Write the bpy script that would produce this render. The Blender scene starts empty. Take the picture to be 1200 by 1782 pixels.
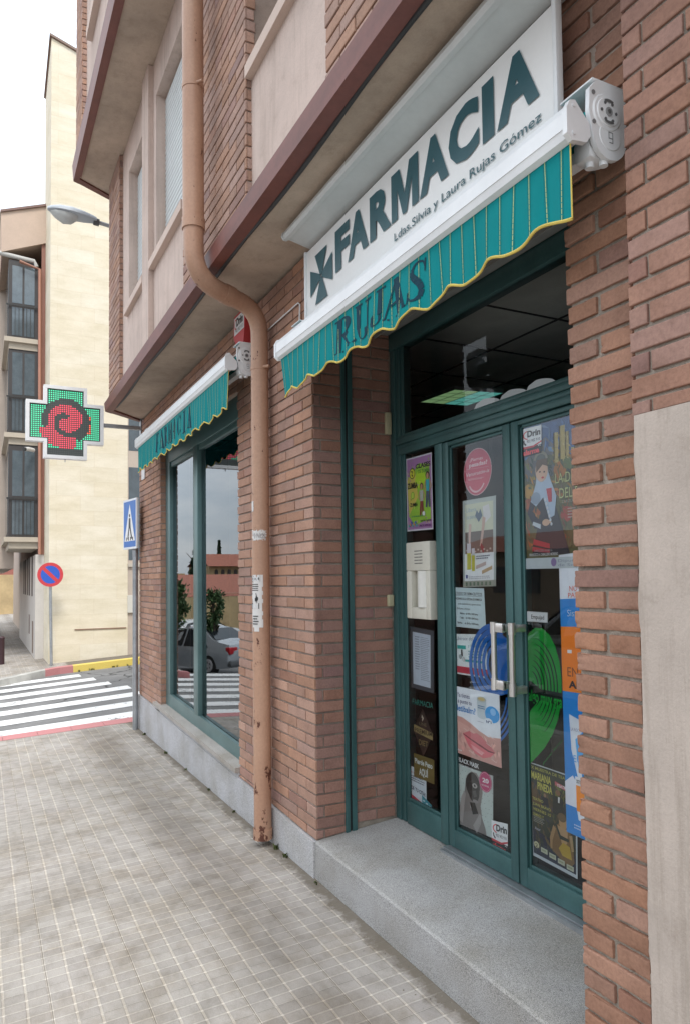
import bpy, bmesh, math, random
from mathutils import Vector, Matrix, noise
random.seed(7)
scene = bpy.context.scene
COL = scene.collection
R = math.radians

# ------------------------------------------------------------------ camera
CF, CX, CY = 1260.0, 600.0, 955.29
YAW, PIT, ROL = 0.46482, 0.041677, -0.012
CAM = Vector((3.49867, -1.56786, 1.55))
_v = Vector((-math.cos(YAW)*math.cos(PIT), math.sin(YAW)*math.cos(PIT), math.sin(PIT)))
_r0 = Vector((math.sin(YAW), math.cos(YAW), 0)); _u0 = _r0.cross(_v)
_rt = _r0*math.cos(ROL) + _u0*math.sin(ROL); _up = _u0*math.cos(ROL) - _r0*math.sin(ROL)
cam = bpy.data.cameras.new('camera'); cam.sensor_fit = 'VERTICAL'; cam.sensor_height = 36
cam.lens = CF/1782*36; cam.shift_y = (CY-891)/1782; cam.clip_start = .02; cam.clip_end = 2000
co = bpy.data.objects.new('camera', cam); COL.objects.link(co)
co.matrix_world = Matrix(((_rt.x, _up.x, -_v.x, CAM.x), (_rt.y, _up.y, -_v.y, CAM.y), (_rt.z, _up.z, -_v.z, CAM.z), (0, 0, 0, 1)))
scene.camera = co
def _ray(x, y): return _v*CF + _rt*(x-CX) - _up*(y-CY)
def at(x, y, Y=0.):            # the point of the plane Y=const behind a photo point
    r = _ray(x, y); return CAM + r*((Y-CAM.y)/r.y)
def atx(x, y, X):
    r = _ray(x, y); return CAM + r*((X-CAM.x)/r.x)

# ------------------------------------------------------------------ world, sun, exposure
SUN_EL, SUN_AZ = R(60), R(-6)       # azimuth from +X towards +Y
world = bpy.data.worlds.new('World'); scene.world = world; world.use_nodes = True
nt = world.node_tree; nt.nodes.clear()
def wn(t, **k):
    n = nt.nodes.new(t)
    for a, b in k.items(): setattr(n, a, b)
    return n
sky = wn('ShaderNodeTexSky', sky_type='NISHITA', sun_disc=False, sun_elevation=SUN_EL, sun_rotation=R(90)-SUN_AZ, air_density=1.0, dust_density=3.0)
tc = wn('ShaderNodeTexCoord'); mp = wn('ShaderNodeMapping'); mp.inputs['Scale'].default_value = (1, 1, 2.6)
nz = wn('ShaderNodeTexNoise'); nz.inputs['Scale'].default_value = 2.6; nz.inputs['Detail'].default_value = 7; nz.inputs['Roughness'].default_value = .58
rp = wn('ShaderNodeValToRGB'); rp.color_ramp.elements[0].position = .36; rp.color_ramp.elements[0].color = (6.6, 8.0, 9.4, 1)
rp.color_ramp.elements[1].position = .6; rp.color_ramp.elements[1].color = (12.6, 12.8, 13.0, 1)
mx = wn('ShaderNodeMix', data_type='RGBA'); mx.inputs[0].default_value = .86
bg = wn('ShaderNodeBackground'); bg.inputs['Strength'].default_value = .13; wo = wn('ShaderNodeOutputWorld')
L = nt.links.new
L(tc.outputs['Generated'], mp.inputs[0]); L(mp.outputs[0], nz.inputs['Vector']); L(nz.outputs['Fac'], rp.inputs[0])
sz_ = wn('ShaderNodeSeparateXYZ'); mr = wn('ShaderNodeMapRange'); mr.inputs[1].default_value = 0; mr.inputs[2].default_value = 1; mr.inputs[3].default_value = .50; mr.inputs[4].default_value = 1.15
L(tc.outputs['Generated'], sz_.inputs[0]); L(sz_.outputs['Z'], mr.inputs[0]); mg = wn('ShaderNodeVectorMath', operation='SCALE'); L(rp.outputs[0], mg.inputs[0]); L(mr.outputs[0], mg.inputs['Scale'])
L(sky.outputs[0], mx.inputs[6]); L(mg.outputs[0], mx.inputs[7]); L(mx.outputs[2], bg.inputs[0]); L(bg.outputs[0], wo.inputs[0])
sl = bpy.data.lights.new('sun', 'SUN'); sl.energy = 1.5; sl.angle = R(14); sl.color = (1, .965, .91)
so = bpy.data.objects.new('sun', sl); COL.objects.link(so)
_sd = Vector((math.cos(SUN_EL)*math.cos(SUN_AZ), math.cos(SUN_EL)*math.sin(SUN_AZ), math.sin(SUN_EL)))
so.rotation_euler = _sd.to_track_quat('Z', 'Y').to_euler(); so.location = (0, -6, 12)
vs = scene.view_settings; vs.view_transform = 'Standard'; vs.look = 'None'; vs.exposure = .78; vs.gamma = 1; vs.use_curve_mapping = False
scene.cycles.max_bounces = 10; scene.cycles.transparent_max_bounces = 16
scene.cycles.use_denoising = True; scene.cycles.sample_clamp_indirect = 6

# ------------------------------------------------------------------ materials
def srgb(r, g, b):
    f = lambda c: (c/255/12.92) if c <= 10 else ((c/255+.055)/1.055)**2.4
    return (f(r), f(g), f(b))
class NT:
    def __init__(s, name):
        s.m = bpy.data.materials.new(name); s.m.use_nodes = True; s.t = s.m.node_tree
        s.b = s.t.nodes['Principled BSDF']; s.o = s.t.nodes['Material Output']
    def n(s, t, **k):
        n = s.t.nodes.new(t)
        for a, b in k.items(): setattr(n, a, b)
        return n
    def l(s, a, b): s.t.links.new(a, b)
    def noise(s, scale, detail=4, rough=.55, stretch=None):
        c = s.n('ShaderNodeTexCoord'); m = s.n('ShaderNodeMapping'); n = s.n('ShaderNodeTexNoise')
        n.inputs['Scale'].default_value = scale; n.inputs['Detail'].default_value = detail; n.inputs['Roughness'].default_value = rough
        if stretch: m.inputs['Scale'].default_value = stretch
        s.l(c.outputs['Object'], m.inputs[0]); s.l(m.outputs[0], n.inputs['Vector']); return n.outputs['Fac']
    def ramp(s, fac, stops):
        r = s.n('ShaderNodeValToRGB'); e = r.color_ramp.elements
        while len(e) < len(stops): e.new(.5)
        for i, (p, c) in enumerate(stops):
            e[i].position = p; e[i].color = (*c, 1) if len(c) == 3 else c
        s.l(fac, r.inputs[0]); return r.outputs[0]
    def mix(s, fac, a, b, mode='MIX'):
        m = s.n('ShaderNodeMix', data_type='RGBA', blend_type=mode)
        for i, x in ((0, fac), (6, a), (7, b)):
            if hasattr(x, 'is_linked'): s.l(x, m.inputs[i])
            elif i == 0: m.inputs[0].default_value = x
            else: m.inputs[i].default_value = (*x, 1)
        return m.outputs[2]
    def math(s, op, a, b=0.):
        m = s.n('ShaderNodeMath', operation=op)
        for i, x in enumerate((a, b)):
            if hasattr(x, 'is_linked'): s.l(x, m.inputs[i])
            else: m.inputs[i].default_value = x
        return m.outputs[0]
    def bump(s, h, strength=.3, dist=.004):
        b = s.n('ShaderNodeBump'); b.inputs['Strength'].default_value = strength; b.inputs['Distance'].default_value = dist
        s.l(h, b.inputs['Height']); s.l(b.outputs[0], s.b.inputs['Normal'])
    def attr(s):
        a = s.n('ShaderNodeAttribute'); a.attribute_name = 'Col'; return a.outputs['Color']
def mat(name, color, rough=.6, metal=0., var=.25, scale=6., fine=60., bump=.0, dist=.003, spec=.5, attr=False, stretch=None, coat=0.):
    t = NT(name); n1 = t.noise(scale, 5, .6, stretch); n2 = t.noise(fine, 3, .6)
    lo = tuple(c*(1-var) for c in color); hi = tuple(min(1, c*(1+var*.6)) for c in color)
    c = t.ramp(n1, [(.3, lo), (.7, hi)])
    f = t.ramp(n2, [(.3, (1-var*.5,)*3), (.7, (1, 1, 1))]); c = t.mix(1., c, f, 'MULTIPLY')
    if attr: c = t.mix(1., c, t.attr(), 'MULTIPLY')
    t.l(c, t.b.inputs['Base Color']); t.b.inputs['Roughness'].default_value = rough; t.b.inputs['Metallic'].default_value = metal
    t.b.inputs['Specular IOR Level'].default_value = spec; t.b.inputs['Coat Weight'].default_value = coat
    if bump: t.bump(n2, bump, dist)
    return t.m
def mat_render(name, base, blot=.18, streak=.5):
    t = NT(name); n1 = t.noise(1.7, 6, .65); n2 = t.noise(150, 3, .6); n3 = t.noise(4, 6, .7, (3.2, 3.2, .22)); n4 = t.noise(9, 7, .75)
    x = t.ramp(n1, [(.3, tuple(c*(1-blot) for c in base)), (.7, tuple(min(1, c*(1+blot*.5)) for c in base))])
    x = t.mix(streak, x, t.ramp(n3, [(.34, (.70, .68, .65)), (.5, (1, 1, 1))]), 'MULTIPLY'); x = t.mix(.6, x, t.ramp(n4, [(.30, (.78, .75, .72)), (.45, (1, 1, 1)), (.72, (1.05, 1.04, 1.04))]), 'MULTIPLY')
    x = t.mix(1., x, t.ramp(n2, [(.3, (.93,)*3), (.7, (1.02,)*3)]), 'MULTIPLY')
    t.l(x, t.b.inputs['Base Color']); t.b.inputs['Roughness'].default_value = .93; t.b.inputs['Specular IOR Level'].default_value = .25; t.bump(t.math('ADD', n2, t.math('MULTIPLY', n4, 1.2)), .4, .003); return t.m
def mat_brick(name):
    t = NT(name); n1 = t.noise(9, 5, .65); n2 = t.noise(95, 4, .7); n3 = t.noise(2.1, 3)
    c = t.mix(1., t.attr(), t.ramp(n1, [(.28, (.80, .78, .76)), (.5, (1, 1, 1)), (.74, (1.13, 1.12, 1.1))]), 'MULTIPLY')
    c = t.mix(1., c, t.ramp(n2, [(.3, (.8, .8, .8)), (.6, (1.04, 1.04, 1.04))]), 'MULTIPLY')
    c = t.mix(1., c, t.ramp(n3, [(.35, (.9, .9, .92)), (.65, (1.05, 1.03, 1))]), 'MULTIPLY')
    t.l(c, t.b.inputs['Base Color']); t.b.inputs['Roughness'].default_value = .85; t.b.inputs['Specular IOR Level'].default_value = .25
    t.bump(n2, .35, .003); return t.m
def mat_granite(name, base):
    t = NT(name); n = t.noise(420, 2, .5); n1 = t.noise(150, 3, .6); n2 = t.noise(3, 5, .6)
    c = t.ramp(n, [(.34, tuple(x*.36 for x in base)), (.46, base), (.60, tuple(min(1, x*1.45) for x in base))])
    c = t.mix(1., c, t.ramp(n1, [(.35, (.80, .80, .82)), (.6, (1.05, 1.05, 1.05))]), 'MULTIPLY')
    c = t.mix(1., c, t.ramp(n2, [(.3, (.78, .75, .70)), (.62, (1.06, 1.06, 1.08))]), 'MULTIPLY'); c = t.mix(1., c, t.attr(), 'MULTIPLY')
    t.l(c, t.b.inputs['Base Color']); t.b.inputs['Roughness'].default_value = .6; t.bump(n1, .2, .002); return t.m
def mat_glass(name, ior=1.5, tint=(1, 1, 1), rough=0.):
    t = NT(name); tr = t.n('ShaderNodeBsdfTransparent'); tr.inputs[0].default_value = (*tint, 1)
    g = t.n('ShaderNodeBsdfGlossy'); g.inputs['Roughness'].default_value = rough; g.inputs[0].default_value = (.93, .97, 1, 1)
    f = t.n('ShaderNodeFresnel'); f.inputs['IOR'].default_value = ior; m = t.n('ShaderNodeMixShader')
    t.l(f.outputs[0], m.inputs[0]); t.l(tr.outputs[0], m.inputs[1]); t.l(g.outputs[0], m.inputs[2]); t.l(m.outputs[0], t.o.inputs['Surface'])
    return t.m
def mat_emit(name, strength):
    t = NT(name); t.l(t.attr(), t.b.inputs['Emission Color']); t.b.inputs['Emission Strength'].default_value = strength
    t.b.inputs['Base Color'].default_value = (.05, .05, .05, 1); t.b.inputs['Roughness'].default_value = .4; return t.m
def mat_art(name, rough=.5, gain=1.):
    t = NT(name); n = t.noise(25, 3); c = t.mix(1., t.attr(), t.ramp(n, [(.3, (.93,)*3), (.7, (1, 1, 1))]), 'MULTIPLY'); g_ = t.n('ShaderNodeVectorMath', operation='SCALE'); g_.inputs['Scale'].default_value = gain; t.l(c, g_.inputs[0])
    t.l(g_.outputs[0], t.b.inputs['Base Color']); t.b.inputs['Roughness'].default_value = rough; return t.m
def mat_tiles(name):
    t = NT(name); c = t.n('ShaderNodeTexCoord'); nn = t.noise(2.2, 3)
    def brick(w, h, mort, c1, c2, cm, rot=0):
        b = t.n('ShaderNodeTexBrick'); b.offset = 0; b.squash = 1
        for k, v in (('Scale', 1), ('Mortar Size', mort), ('Mortar Smooth', .35), ('Brick Width', w), ('Row Height', h)): b.inputs[k].default_value = v
        b.inputs['Color1'].default_value = (*c1, 1); b.inputs['Color2'].default_value = (*c2, 1); b.inputs['Mortar'].default_value = (*cm, 1)
        return b
    # warp a little so that joints are not ruler straight
    w = t.n('ShaderNodeTexNoise'); w.inputs['Scale'].default_value = 1.7; w.inputs['Detail'].default_value = 2; t.l(c.outputs['Object'], w.inputs['Vector'])
    va = t.n('ShaderNodeVectorMath', operation='MULTIPLY_ADD'); va.inputs[1].default_value = (.011, .011, 0)
    t.l(w.outputs['Color'], va.inputs[0]); t.l(c.outputs['Object'], va.inputs[2])
    b1 = brick(.0615, 50, .0050, (.335, .315, .294), (.335, .315, .294), (.485, .462, .432))
    b1.offset = 0
    b2 = brick(50, .082, .0058, (1, 1, 1), (1, 1, 1), (1.42, 1.40, 1.36))
    e1 = brick(.0615, .082, .012, (1, 1, 1), (1, 1, 1), (.84, .83, .81)); e1.inputs['Mortar Smooth'].default_value = 1.
    b3 = brick(.3075, .328, .0024, (.93, .92, .91), (1.06, 1.06, 1.06), (.42, .42, .42))
    b4 = brick(.0615, .082, .0, (.87, .865, .86), (1.08, 1.08, 1.07), (1, 1, 1))
    for b in (b1, b2, b3, b4, e1): t.l(va.outputs[0], b.inputs['Vector'])
    x = t.mix(1., b1.outputs[0], b2.outputs[0], 'MULTIPLY'); x = t.mix(.85, x, b3.outputs[0], 'MULTIPLY'); x = t.mix(.8, x, b4.outputs[0], 'MULTIPLY'); x = t.mix(.8, x, e1.outputs[0], 'MULTIPLY')
    n1 = t.noise(1.1, 4, .55, (1, 1.6, 1)); n2 = t.noise(11, 5, .62, (.8, 1.3, 1)); n3 = t.noise(220, 3, .6); n4 = t.noise(3.1, 5, .7)
    x = t.mix(1., x, t.ramp(n1, [(.3, (.90, .895, .88)), (.5, (1, .99, .98)), (.7, (1.05, 1.04, 1.05))]), 'MULTIPLY')
    x = t.mix(.9, x, t.ramp(n2, [(.3, (.80, .79, .77)), (.5, (1, 1, 1)), (.7, (1.07, 1.07, 1.07))]), 'MULTIPLY')
    x = t.mix(.8, x, t.ramp(n4, [(.38, (.8, .76, .7)), (.55, (1, 1, 1)), (.8, (1.0, 1.0, 1.0))]), 'MULTIPLY')
    x = t.mix(.8, x, t.ramp(n3, [(.3, (.82, .82, .82)), (.7, (1.08, 1.08, 1.08))]), 'MULTIPLY')
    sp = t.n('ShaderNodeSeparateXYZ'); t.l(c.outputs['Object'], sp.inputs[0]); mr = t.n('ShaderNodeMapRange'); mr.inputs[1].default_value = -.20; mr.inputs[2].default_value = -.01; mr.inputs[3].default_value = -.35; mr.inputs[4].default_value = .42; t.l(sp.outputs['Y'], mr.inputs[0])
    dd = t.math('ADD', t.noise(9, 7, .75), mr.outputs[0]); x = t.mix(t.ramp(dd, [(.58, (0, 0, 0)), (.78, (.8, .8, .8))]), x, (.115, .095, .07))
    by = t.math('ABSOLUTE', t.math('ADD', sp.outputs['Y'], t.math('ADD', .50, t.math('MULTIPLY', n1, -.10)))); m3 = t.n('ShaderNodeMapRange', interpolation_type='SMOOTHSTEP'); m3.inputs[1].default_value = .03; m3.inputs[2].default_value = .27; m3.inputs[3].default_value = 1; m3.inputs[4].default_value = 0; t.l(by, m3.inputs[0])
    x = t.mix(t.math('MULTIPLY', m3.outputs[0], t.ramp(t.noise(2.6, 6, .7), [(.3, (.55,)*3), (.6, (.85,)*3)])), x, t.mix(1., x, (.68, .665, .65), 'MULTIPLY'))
    t.l(x, t.b.inputs['Base Color']); t.b.inputs['Roughness'].default_value = .8; t.b.inputs['Specular IOR Level'].default_value = .3
    h = t.math('MAXIMUM', b1.outputs['Fac'], b2.outputs['Fac']); h = t.math('MAXIMUM', h, b3.outputs['Fac']); h = t.math('SUBTRACT', 1., h)
    h = t.math('ADD', h, t.math('MULTIPLY', n2, .4)); t.bump(h, .6, .003); return t.m
def mat_asphalt(name):
    t = NT(name); n = t.noise(160, 4, .7); n1 = t.noise(1.3, 5, .65); v = t.n('ShaderNodeTexVoronoi', feature='DISTANCE_TO_EDGE'); v.inputs['Scale'].default_value = .33
    c = t.n('ShaderNodeTexCoord'); w = t.n('ShaderNodeTexNoise'); w.inputs['Scale'].default_value = 1.5; w.inputs['Detail'].default_value = 5; t.l(c.outputs['Object'], w.inputs['Vector'])
    va = t.n('ShaderNodeVectorMath', operation='MULTIPLY_ADD'); va.inputs[1].default_value = (1.1, 1.1, 0); t.l(w.outputs['Color'], va.inputs[0]); t.l(c.outputs['Object'], va.inputs[2]); t.l(va.outputs[0], v.inputs['Vector'])
    x = t.ramp(n, [(.3, (.12, .12, .122)), (.7, (.235, .233, .23))])
    x = t.mix(1., x, t.ramp(n1, [(.35, (.7, .7, .7)), (.65, (1.15, 1.14, 1.12))]), 'MULTIPLY')
    x = t.mix(1., x, t.ramp(v.outputs['Distance'], [(.004, (.25, .25, .25)), (.011, (1, 1, 1))]), 'MULTIPLY')
    t.l(x, t.b.inputs['Base Color']); t.b.inputs['Roughness'].default_value = .85; t.bump(n, .4, .006); return t.m
def mat_paint(name, col, under=(.13, .13, .13), wear=.36):
    t = NT(name); n = t.noise(13, 8, .8); n1 = t.noise(2.5, 4)
    f = t.math('ADD', t.math('MULTIPLY', n, .75), t.math('MULTIPLY', n1, .25))
    x = t.mix(t.ramp(f, [(wear, (0, 0, 0)), (wear+.035, (1, 1, 1))]), under, col); n2 = t.noise(70, 3); x = t.mix(1., x, t.ramp(n2, [(.3, (.86,)*3), (.7, (1, 1, 1))]), 'MULTIPLY')
    t.l(x, t.b.inputs['Base Color']); t.b.inputs['Roughness'].default_value = .75; return t.m
def mat_cladding(name):
    t = NT(name); c = t.n('ShaderNodeTexCoord'); m = t.n('ShaderNodeMapping'); m.inputs['Rotation'].default_value = (R(90), 0, R(90))
    sx = t.n('ShaderNodeSeparateXYZ'); cx = t.n('ShaderNodeCombineXYZ'); t.l(c.outputs['Object'], sx.inputs[0])
    t.l(t.math('ADD', sx.outputs['X'], sx.outputs['Y']), cx.inputs[0]); t.l(sx.outputs['Z'], cx.inputs[1])
    b = t.n('ShaderNodeTexBrick'); b.offset = .37; b.offset_frequency = 2
    for k, v in (('Scale', 1), ('Mortar Size', .004), ('Mortar Smooth', .2), ('Brick Width', .72), ('Row Height', .30), ('Bias', -.2)): b.inputs[k].default_value = v
    b.inputs['Color1'].default_value = (.70, .63, .485, 1); b.inputs['Color2'].default_value = (.72, .665, .54, 1); b.inputs['Mortar'].default_value = (.65, .57, .43, 1)
    t.l(cx.outputs[0], b.inputs['Vector']); n = t.noise(2.2, 6, .7, (.6, .6, 2.)); n2 = t.noise(30, 4)
    x = t.mix(1., b.outputs[0], t.ramp(n, [(.3, (.88, .86, .8)), (.65, (1.05, 1.05, 1.07))]), 'MULTIPLY'); x = t.mix(1., x, t.ramp(n2, [(.3, (.95,)*3), (.7, (1, 1, 1))]), 'MULTIPLY')
    t.l(x, t.b.inputs['Base Color']); t.b.inputs['Roughness'].default_value = .8; t.bump(t.math('SUBTRACT', 1., b.outputs['Fac']), .4, .004); return t.m

M = {}
M['brick'] = mat_brick('brick')
M['mortar'] = mat('mortar', (.37, .315, .26), .95, var=.35, scale=8, fine=140, bump=.8, dist=.006)
M['mortar_dark'] = mat('dark_mortar', (.36, .29, .245), .95, var=.3, fine=140, bump=.6)
M['stucco'] = mat('stucco', (.60, .475, .41), .92, var=.10, scale=1.8, fine=150, bump=.35, dist=.003)
M['stucco_light'] = mat('pale_stucco', (.62, .49, .42), .92, var=.12, scale=1.6, fine=120, bump=.4, dist=.004)
M['stucco'] = mat_render('weathered_stucco', (.60, .48, .42)); M['stucco_near'] = mat_render('near_render', (.50, .425, .37), .22, .7)
M['soffit'] = mat_render('soffit', (.50, .40, .32), .3, .3)
M['fascia'] = mat('fascia_paint', (.19, .062, .048), .5, var=.25, scale=3, fine=50, stretch=(1, 1, 4))
M['granite'] = mat_granite('granite', (.315, .31, .30))
M['granite_pale'] = mat_granite('pale_granite', (.42, .42, .425))
M['green'] = mat('green_aluminium', (.052, .128, .128), .42, .25, var=.22, scale=5, fine=70, stretch=(1, 1, .4))
M['green_light'] = mat('grey_green_aluminium', (.115, .20, .20), .4, .3, var=.15, scale=4, fine=60)
M['slot'] = mat('grey_metal', (.33, .34, .33), .5, .3, var=.2)
M['white_metal'] = mat('white_powder_coat', (.78, .79, .80), .35, var=.07, scale=4, fine=30)
M['hood'] = mat('grey_hood', (.66, .69, .69), .4, .1, var=.12, scale=2, fine=30)
M['dark'] = mat('dark_plastic', (.02, .022, .024), .5, var=.2)
M['board'] = mat('sign_board', (.86, .855, .84), .45, var=.05, scale=2)
M['letter'] = mat('green_vinyl', (.014, .085, .105), .35, var=.1)
M['fabric'] = mat('awning_fabric', (1, 1, 1), .85, var=.10, scale=7, fine=260, bump=.12, dist=.001, attr=True, spec=.2)
M['trim'] = mat('yellow_trim', (.72, .55, .12), .8, var=.15)
M['steel'] = mat('brushed_steel', (.76, .74, .71), .36, .9, var=.15, stretch=(8, 8, .3))
M['galv'] = mat('galvanised_steel', (.42, .44, .46), .45, .75, var=.2, scale=9)
def mat_pipe():
    t = NT('pipe_paint'); n1 = t.noise(3, 5, .6, (1, 1, .5)); n2 = t.noise(16, 7, .72, (1, 1, .55)); n3 = t.noise(70, 3)
    g = t.n('ShaderNodeTexCoord'); s = t.n('ShaderNodeSeparateXYZ'); t.l(g.outputs['Object'], s.inputs[0])
    low = t.n('ShaderNodeMapRange'); low.inputs[1].default_value = 1.5; low.inputs[2].default_value = 0; low.inputs[3].default_value = 0; low.inputs[4].default_value = .085; t.l(s.outputs['Z'], low.inputs[0])
    x = t.ramp(n1, [(.3, (.37, .205, .135)), (.7, (.49, .30, .205))]); x = t.mix(1., x, t.ramp(n3, [(.3, (.9,)*3), (.7, (1.03,)*3)]), 'MULTIPLY')
    f = t.math('ADD', n2, low.outputs[0]); x = t.mix(t.ramp(f, [(.635, (0, 0, 0)), (.655, (1, 1, 1))]), x, (.10, .035, .022))
    t.l(x, t.b.inputs['Base Color']); t.b.inputs['Roughness'].default_value = .45; t.b.inputs['Specular IOR Level'].default_value = .4; t.bump(f, .15, .003); return t.m
M['pipe'] = mat_pipe()
M['glass'] = mat_glass('shop_glass', 2.8, (.6, .7, .7))
M['door_glass'] = mat_glass('door_glass', 1.55, (.97, .99, .99))
M['transom_glass'] = mat_glass('transom_glass', 1.28, (.97, .99, .99))
M['lit'] = mat_emit('light_panel', 1.)
M['led'] = mat_emit('led', .95)
M['lampshade'] = mat_emit('lamp_shade_added_glow', .22); M['art'] = mat_art('print', .45); M['window_print'] = mat_art('window_print', .45, 1.2); M['vinyl'] = mat_art('vinyl', .3)  # lampshade glow is added to brighten the domes; no bulb lights them
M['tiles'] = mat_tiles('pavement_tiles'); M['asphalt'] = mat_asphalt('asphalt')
M['paint'] = mat_paint('white_road_paint', (.74, .74, .73), wear=.40); M['redkerb'] = mat_paint('red_kerb_paint', (.46, .19, .19), (.34, .31, .28), .3)
M['yellowkerb'] = mat_paint('yellow_kerb_paint', (.68, .52, .12), (.3, .28, .2), .33)
M['concrete'] = mat('concrete', (.42, .41, .38), .9, var=.25, scale=4, fine=90, bump=.3, attr=True)
M['cladding'] = mat_cladding('stone_cladding')
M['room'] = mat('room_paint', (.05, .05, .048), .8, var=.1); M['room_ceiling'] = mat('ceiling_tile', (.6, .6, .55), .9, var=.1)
M['col'] = mat('painted', (1, 1, 1), .55, var=.12, scale=3, fine=40, attr=True)
M['leaf'] = mat('leaves', (1, 1, 1), .7, var=.35, scale=2, attr=True); M['bark'] = mat('bark', (.10, .075, .055), .9, var=.3)
M['roof'] = mat('roof_tiles', (.36, .13, .085), .9, var=.3, scale=3, fine=14, stretch=(3, 3, 1))
M['ochre'] = mat('ochre_render', (.52, .39, .215), .9, var=.22, scale=1.2, fine=8)
M['carpaint'] = mat('car_paint', (.46, .50, .54), .25, .4, var=.04, coat=.6); M['carwhite'] = mat('white_car_paint', (.7, .71, .72), .25, var=.04, coat=.6)
M['rubber'] = mat('rubber', (.02, .02, .02), .8, var=.2); M['carglass'] = mat('car_glass', (.02, .025, .03), .05, var=.05, spec=.9)
M['winglass'] = mat('window_glass', (.10, .13, .15), .06, var=.2, spec=1.)
M['shutter'] = mat('roller_shutter', (.60, .63, .63), .6, var=.06)

# ------------------------------------------------------------------ mesh builder
class MB:
    def __init__(s): s.v = []; s.f = []; s.c = []
    def face(s, pts, col=(1, 1, 1)):
        i = len(s.v); s.v += [tuple(p) for p in pts]; s.f.append(tuple(range(i, i+len(pts)))); s.c.append(col)
    def raw(s, vs, fs, col=(1, 1, 1)):
        i = len(s.v); s.v += [tuple(p) for p in vs]
        for f in fs: s.f.append(tuple(j+i for j in f)); s.c.append(col)
    def box(s, x0, x1, y0, y1, z0, z1, col=(1, 1, 1)):
        if x0 > x1: x0, x1 = x1, x0
        if y0 > y1: y0, y1 = y1, y0
        v = [(x, y, z) for z in (z0, z1) for x, y in ((x0, y0), (x1, y0), (x1, y1), (x0, y1))]
        s.raw(v, [(3, 2, 1, 0), (4, 5, 6, 7), (0, 1, 5, 4), (1, 2, 6, 5), (2, 3, 7, 6), (3, 0, 4, 7)], col)
    def bbox(s, x0, x1, y0, y1, z0, z1, r=.004, col=(1, 1, 1)):   # box with chamfered edges
        if x0 > x1: x0, x1 = x1, x0
        if y0 > y1: y0, y1 = y1, y0
        bm = bmesh.new(); bmesh.ops.create_cube(bm, size=1)
        for q in bm.verts: q.co = Vector(((x0+x1)/2+q.co.x*(x1-x0), (y0+y1)/2+q.co.y*(y1-y0), (z0+z1)/2+q.co.z*(z1-z0)))
        r = min(r, (x1-x0)*.4, (y1-y0)*.4, (z1-z0)*.4)
        bmesh.ops.bevel(bm, geom=bm.edges[:], offset=r, segments=2, profile=.5, affect='EDGES')
        bm.verts.index_update(); s.raw([q.co[:] for q in bm.verts], [tuple(q.index for q in f.verts) for f in bm.faces], col); bm.free()
    def hexa(s, lo, hi, col=(1, 1, 1)):      # two 4-point rings
        s.raw(list(lo)+list(hi), [(3, 2, 1, 0), (4, 5, 6, 7), (0, 1, 5, 4), (1, 2, 6, 5), (2, 3, 7, 6), (3, 0, 4, 7)], col)
    def prism(s, pts, axis, a, b, col=(1, 1, 1)):   # 2D outline extruded along an axis
        def P(p, t): return {'x': (t, p[0], p[1]), 'y': (p[0], t, p[1]), 'z': (p[0], p[1], t)}[axis]
        n = len(pts); s.raw([P(p, a) for p in pts]+[P(p, b) for p in pts], [tuple(range(n))[::-1], tuple(range(n, 2*n))]+[(i, (i+1) % n, (i+1) % n+n, i+n) for i in range(n)], col)
    def tube(s, path, rad, n=16, col=(1, 1, 1), caps=True):
        path = [Vector(p) for p in path]; rr = rad if isinstance(rad, (list, tuple)) else [rad]*len(path); vs = []; fs = []
        d = (path[1]-path[0]).normalized(); u = d.orthogonal().normalized()
        for i, p in enumerate(path):
            if 0 < i < len(path)-1: d = (path[i+1]-path[i-1]).normalized()
            elif i: d = (path[i]-path[i-1]).normalized()
            u = (u - d*u.dot(d)).normalized(); w = d.cross(u)
            for k in range(n):
                a = 2*math.pi*k/n; vs.append(p+(u*math.cos(a)+w*math.sin(a))*rr[i])
        for i in range(len(path)-1):
            for k in range(n): fs.append((i*n+k, i*n+(k+1) % n, (i+1)*n+(k+1) % n, (i+1)*n+k))
        if caps: fs += [tuple(range(n))[::-1], tuple(range((len(path)-1)*n, len(path)*n))]
        s.raw(vs, fs, col)
    def cyl(s, c, axis, r, h, n=20, col=(1, 1, 1)):
        c = Vector(c); d = {'x': Vector((1, 0, 0)), 'y': Vector((0, 1, 0)), 'z': Vector((0, 0, 1))}[axis]
        s.tube([c-d*h/2, c+d*h/2], r, n, col)
    def build(s, name, m, parent=None, smooth=False, weld=False):
        me = bpy.data.meshes.new(name); me.from_pydata(s.v, [], s.f); me.materials.append(m)
        ca = me.color_attributes.new('Col', 'FLOAT_COLOR', 'CORNER'); buf = []
        for p, c in zip(me.polygons, s.c): buf += [c[0], c[1], c[2], 1.]*p.loop_total
        ca.data.foreach_set('color', buf)
        if weld:
            bm = bmesh.new(); bm.from_mesh(me); bmesh.ops.remove_doubles(bm, verts=bm.verts, dist=.0002); bm.to_mesh(me); bm.free()
        if smooth:
            me.polygons.foreach_set('use_smooth', [True]*len(me.polygons))
            try: me.set_sharp_from_angle(angle=R(40))
            except Exception: pass
        o = bpy.data.objects.new(name, me); COL.objects.link(o)
        if parent:
            o.parent = parent; o.matrix_parent_inverse = Matrix.Translation(-parent.location) if parent.location.length else Matrix()
        return o
def tag(o, label=None, cat=None, group=None, kind=None):
    for k, v in (('label', label), ('category', cat), ('group', group), ('kind', kind)):
        if v: o[k] = v
    return o
def thing(name, label, cat, loc=(0, 0, 0), group=None):
    o = bpy.data.objects.new(name, None); o.location = loc; o.empty_display_size = .1; COL.objects.link(o)
    return tag(o, label, cat, group)

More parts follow.
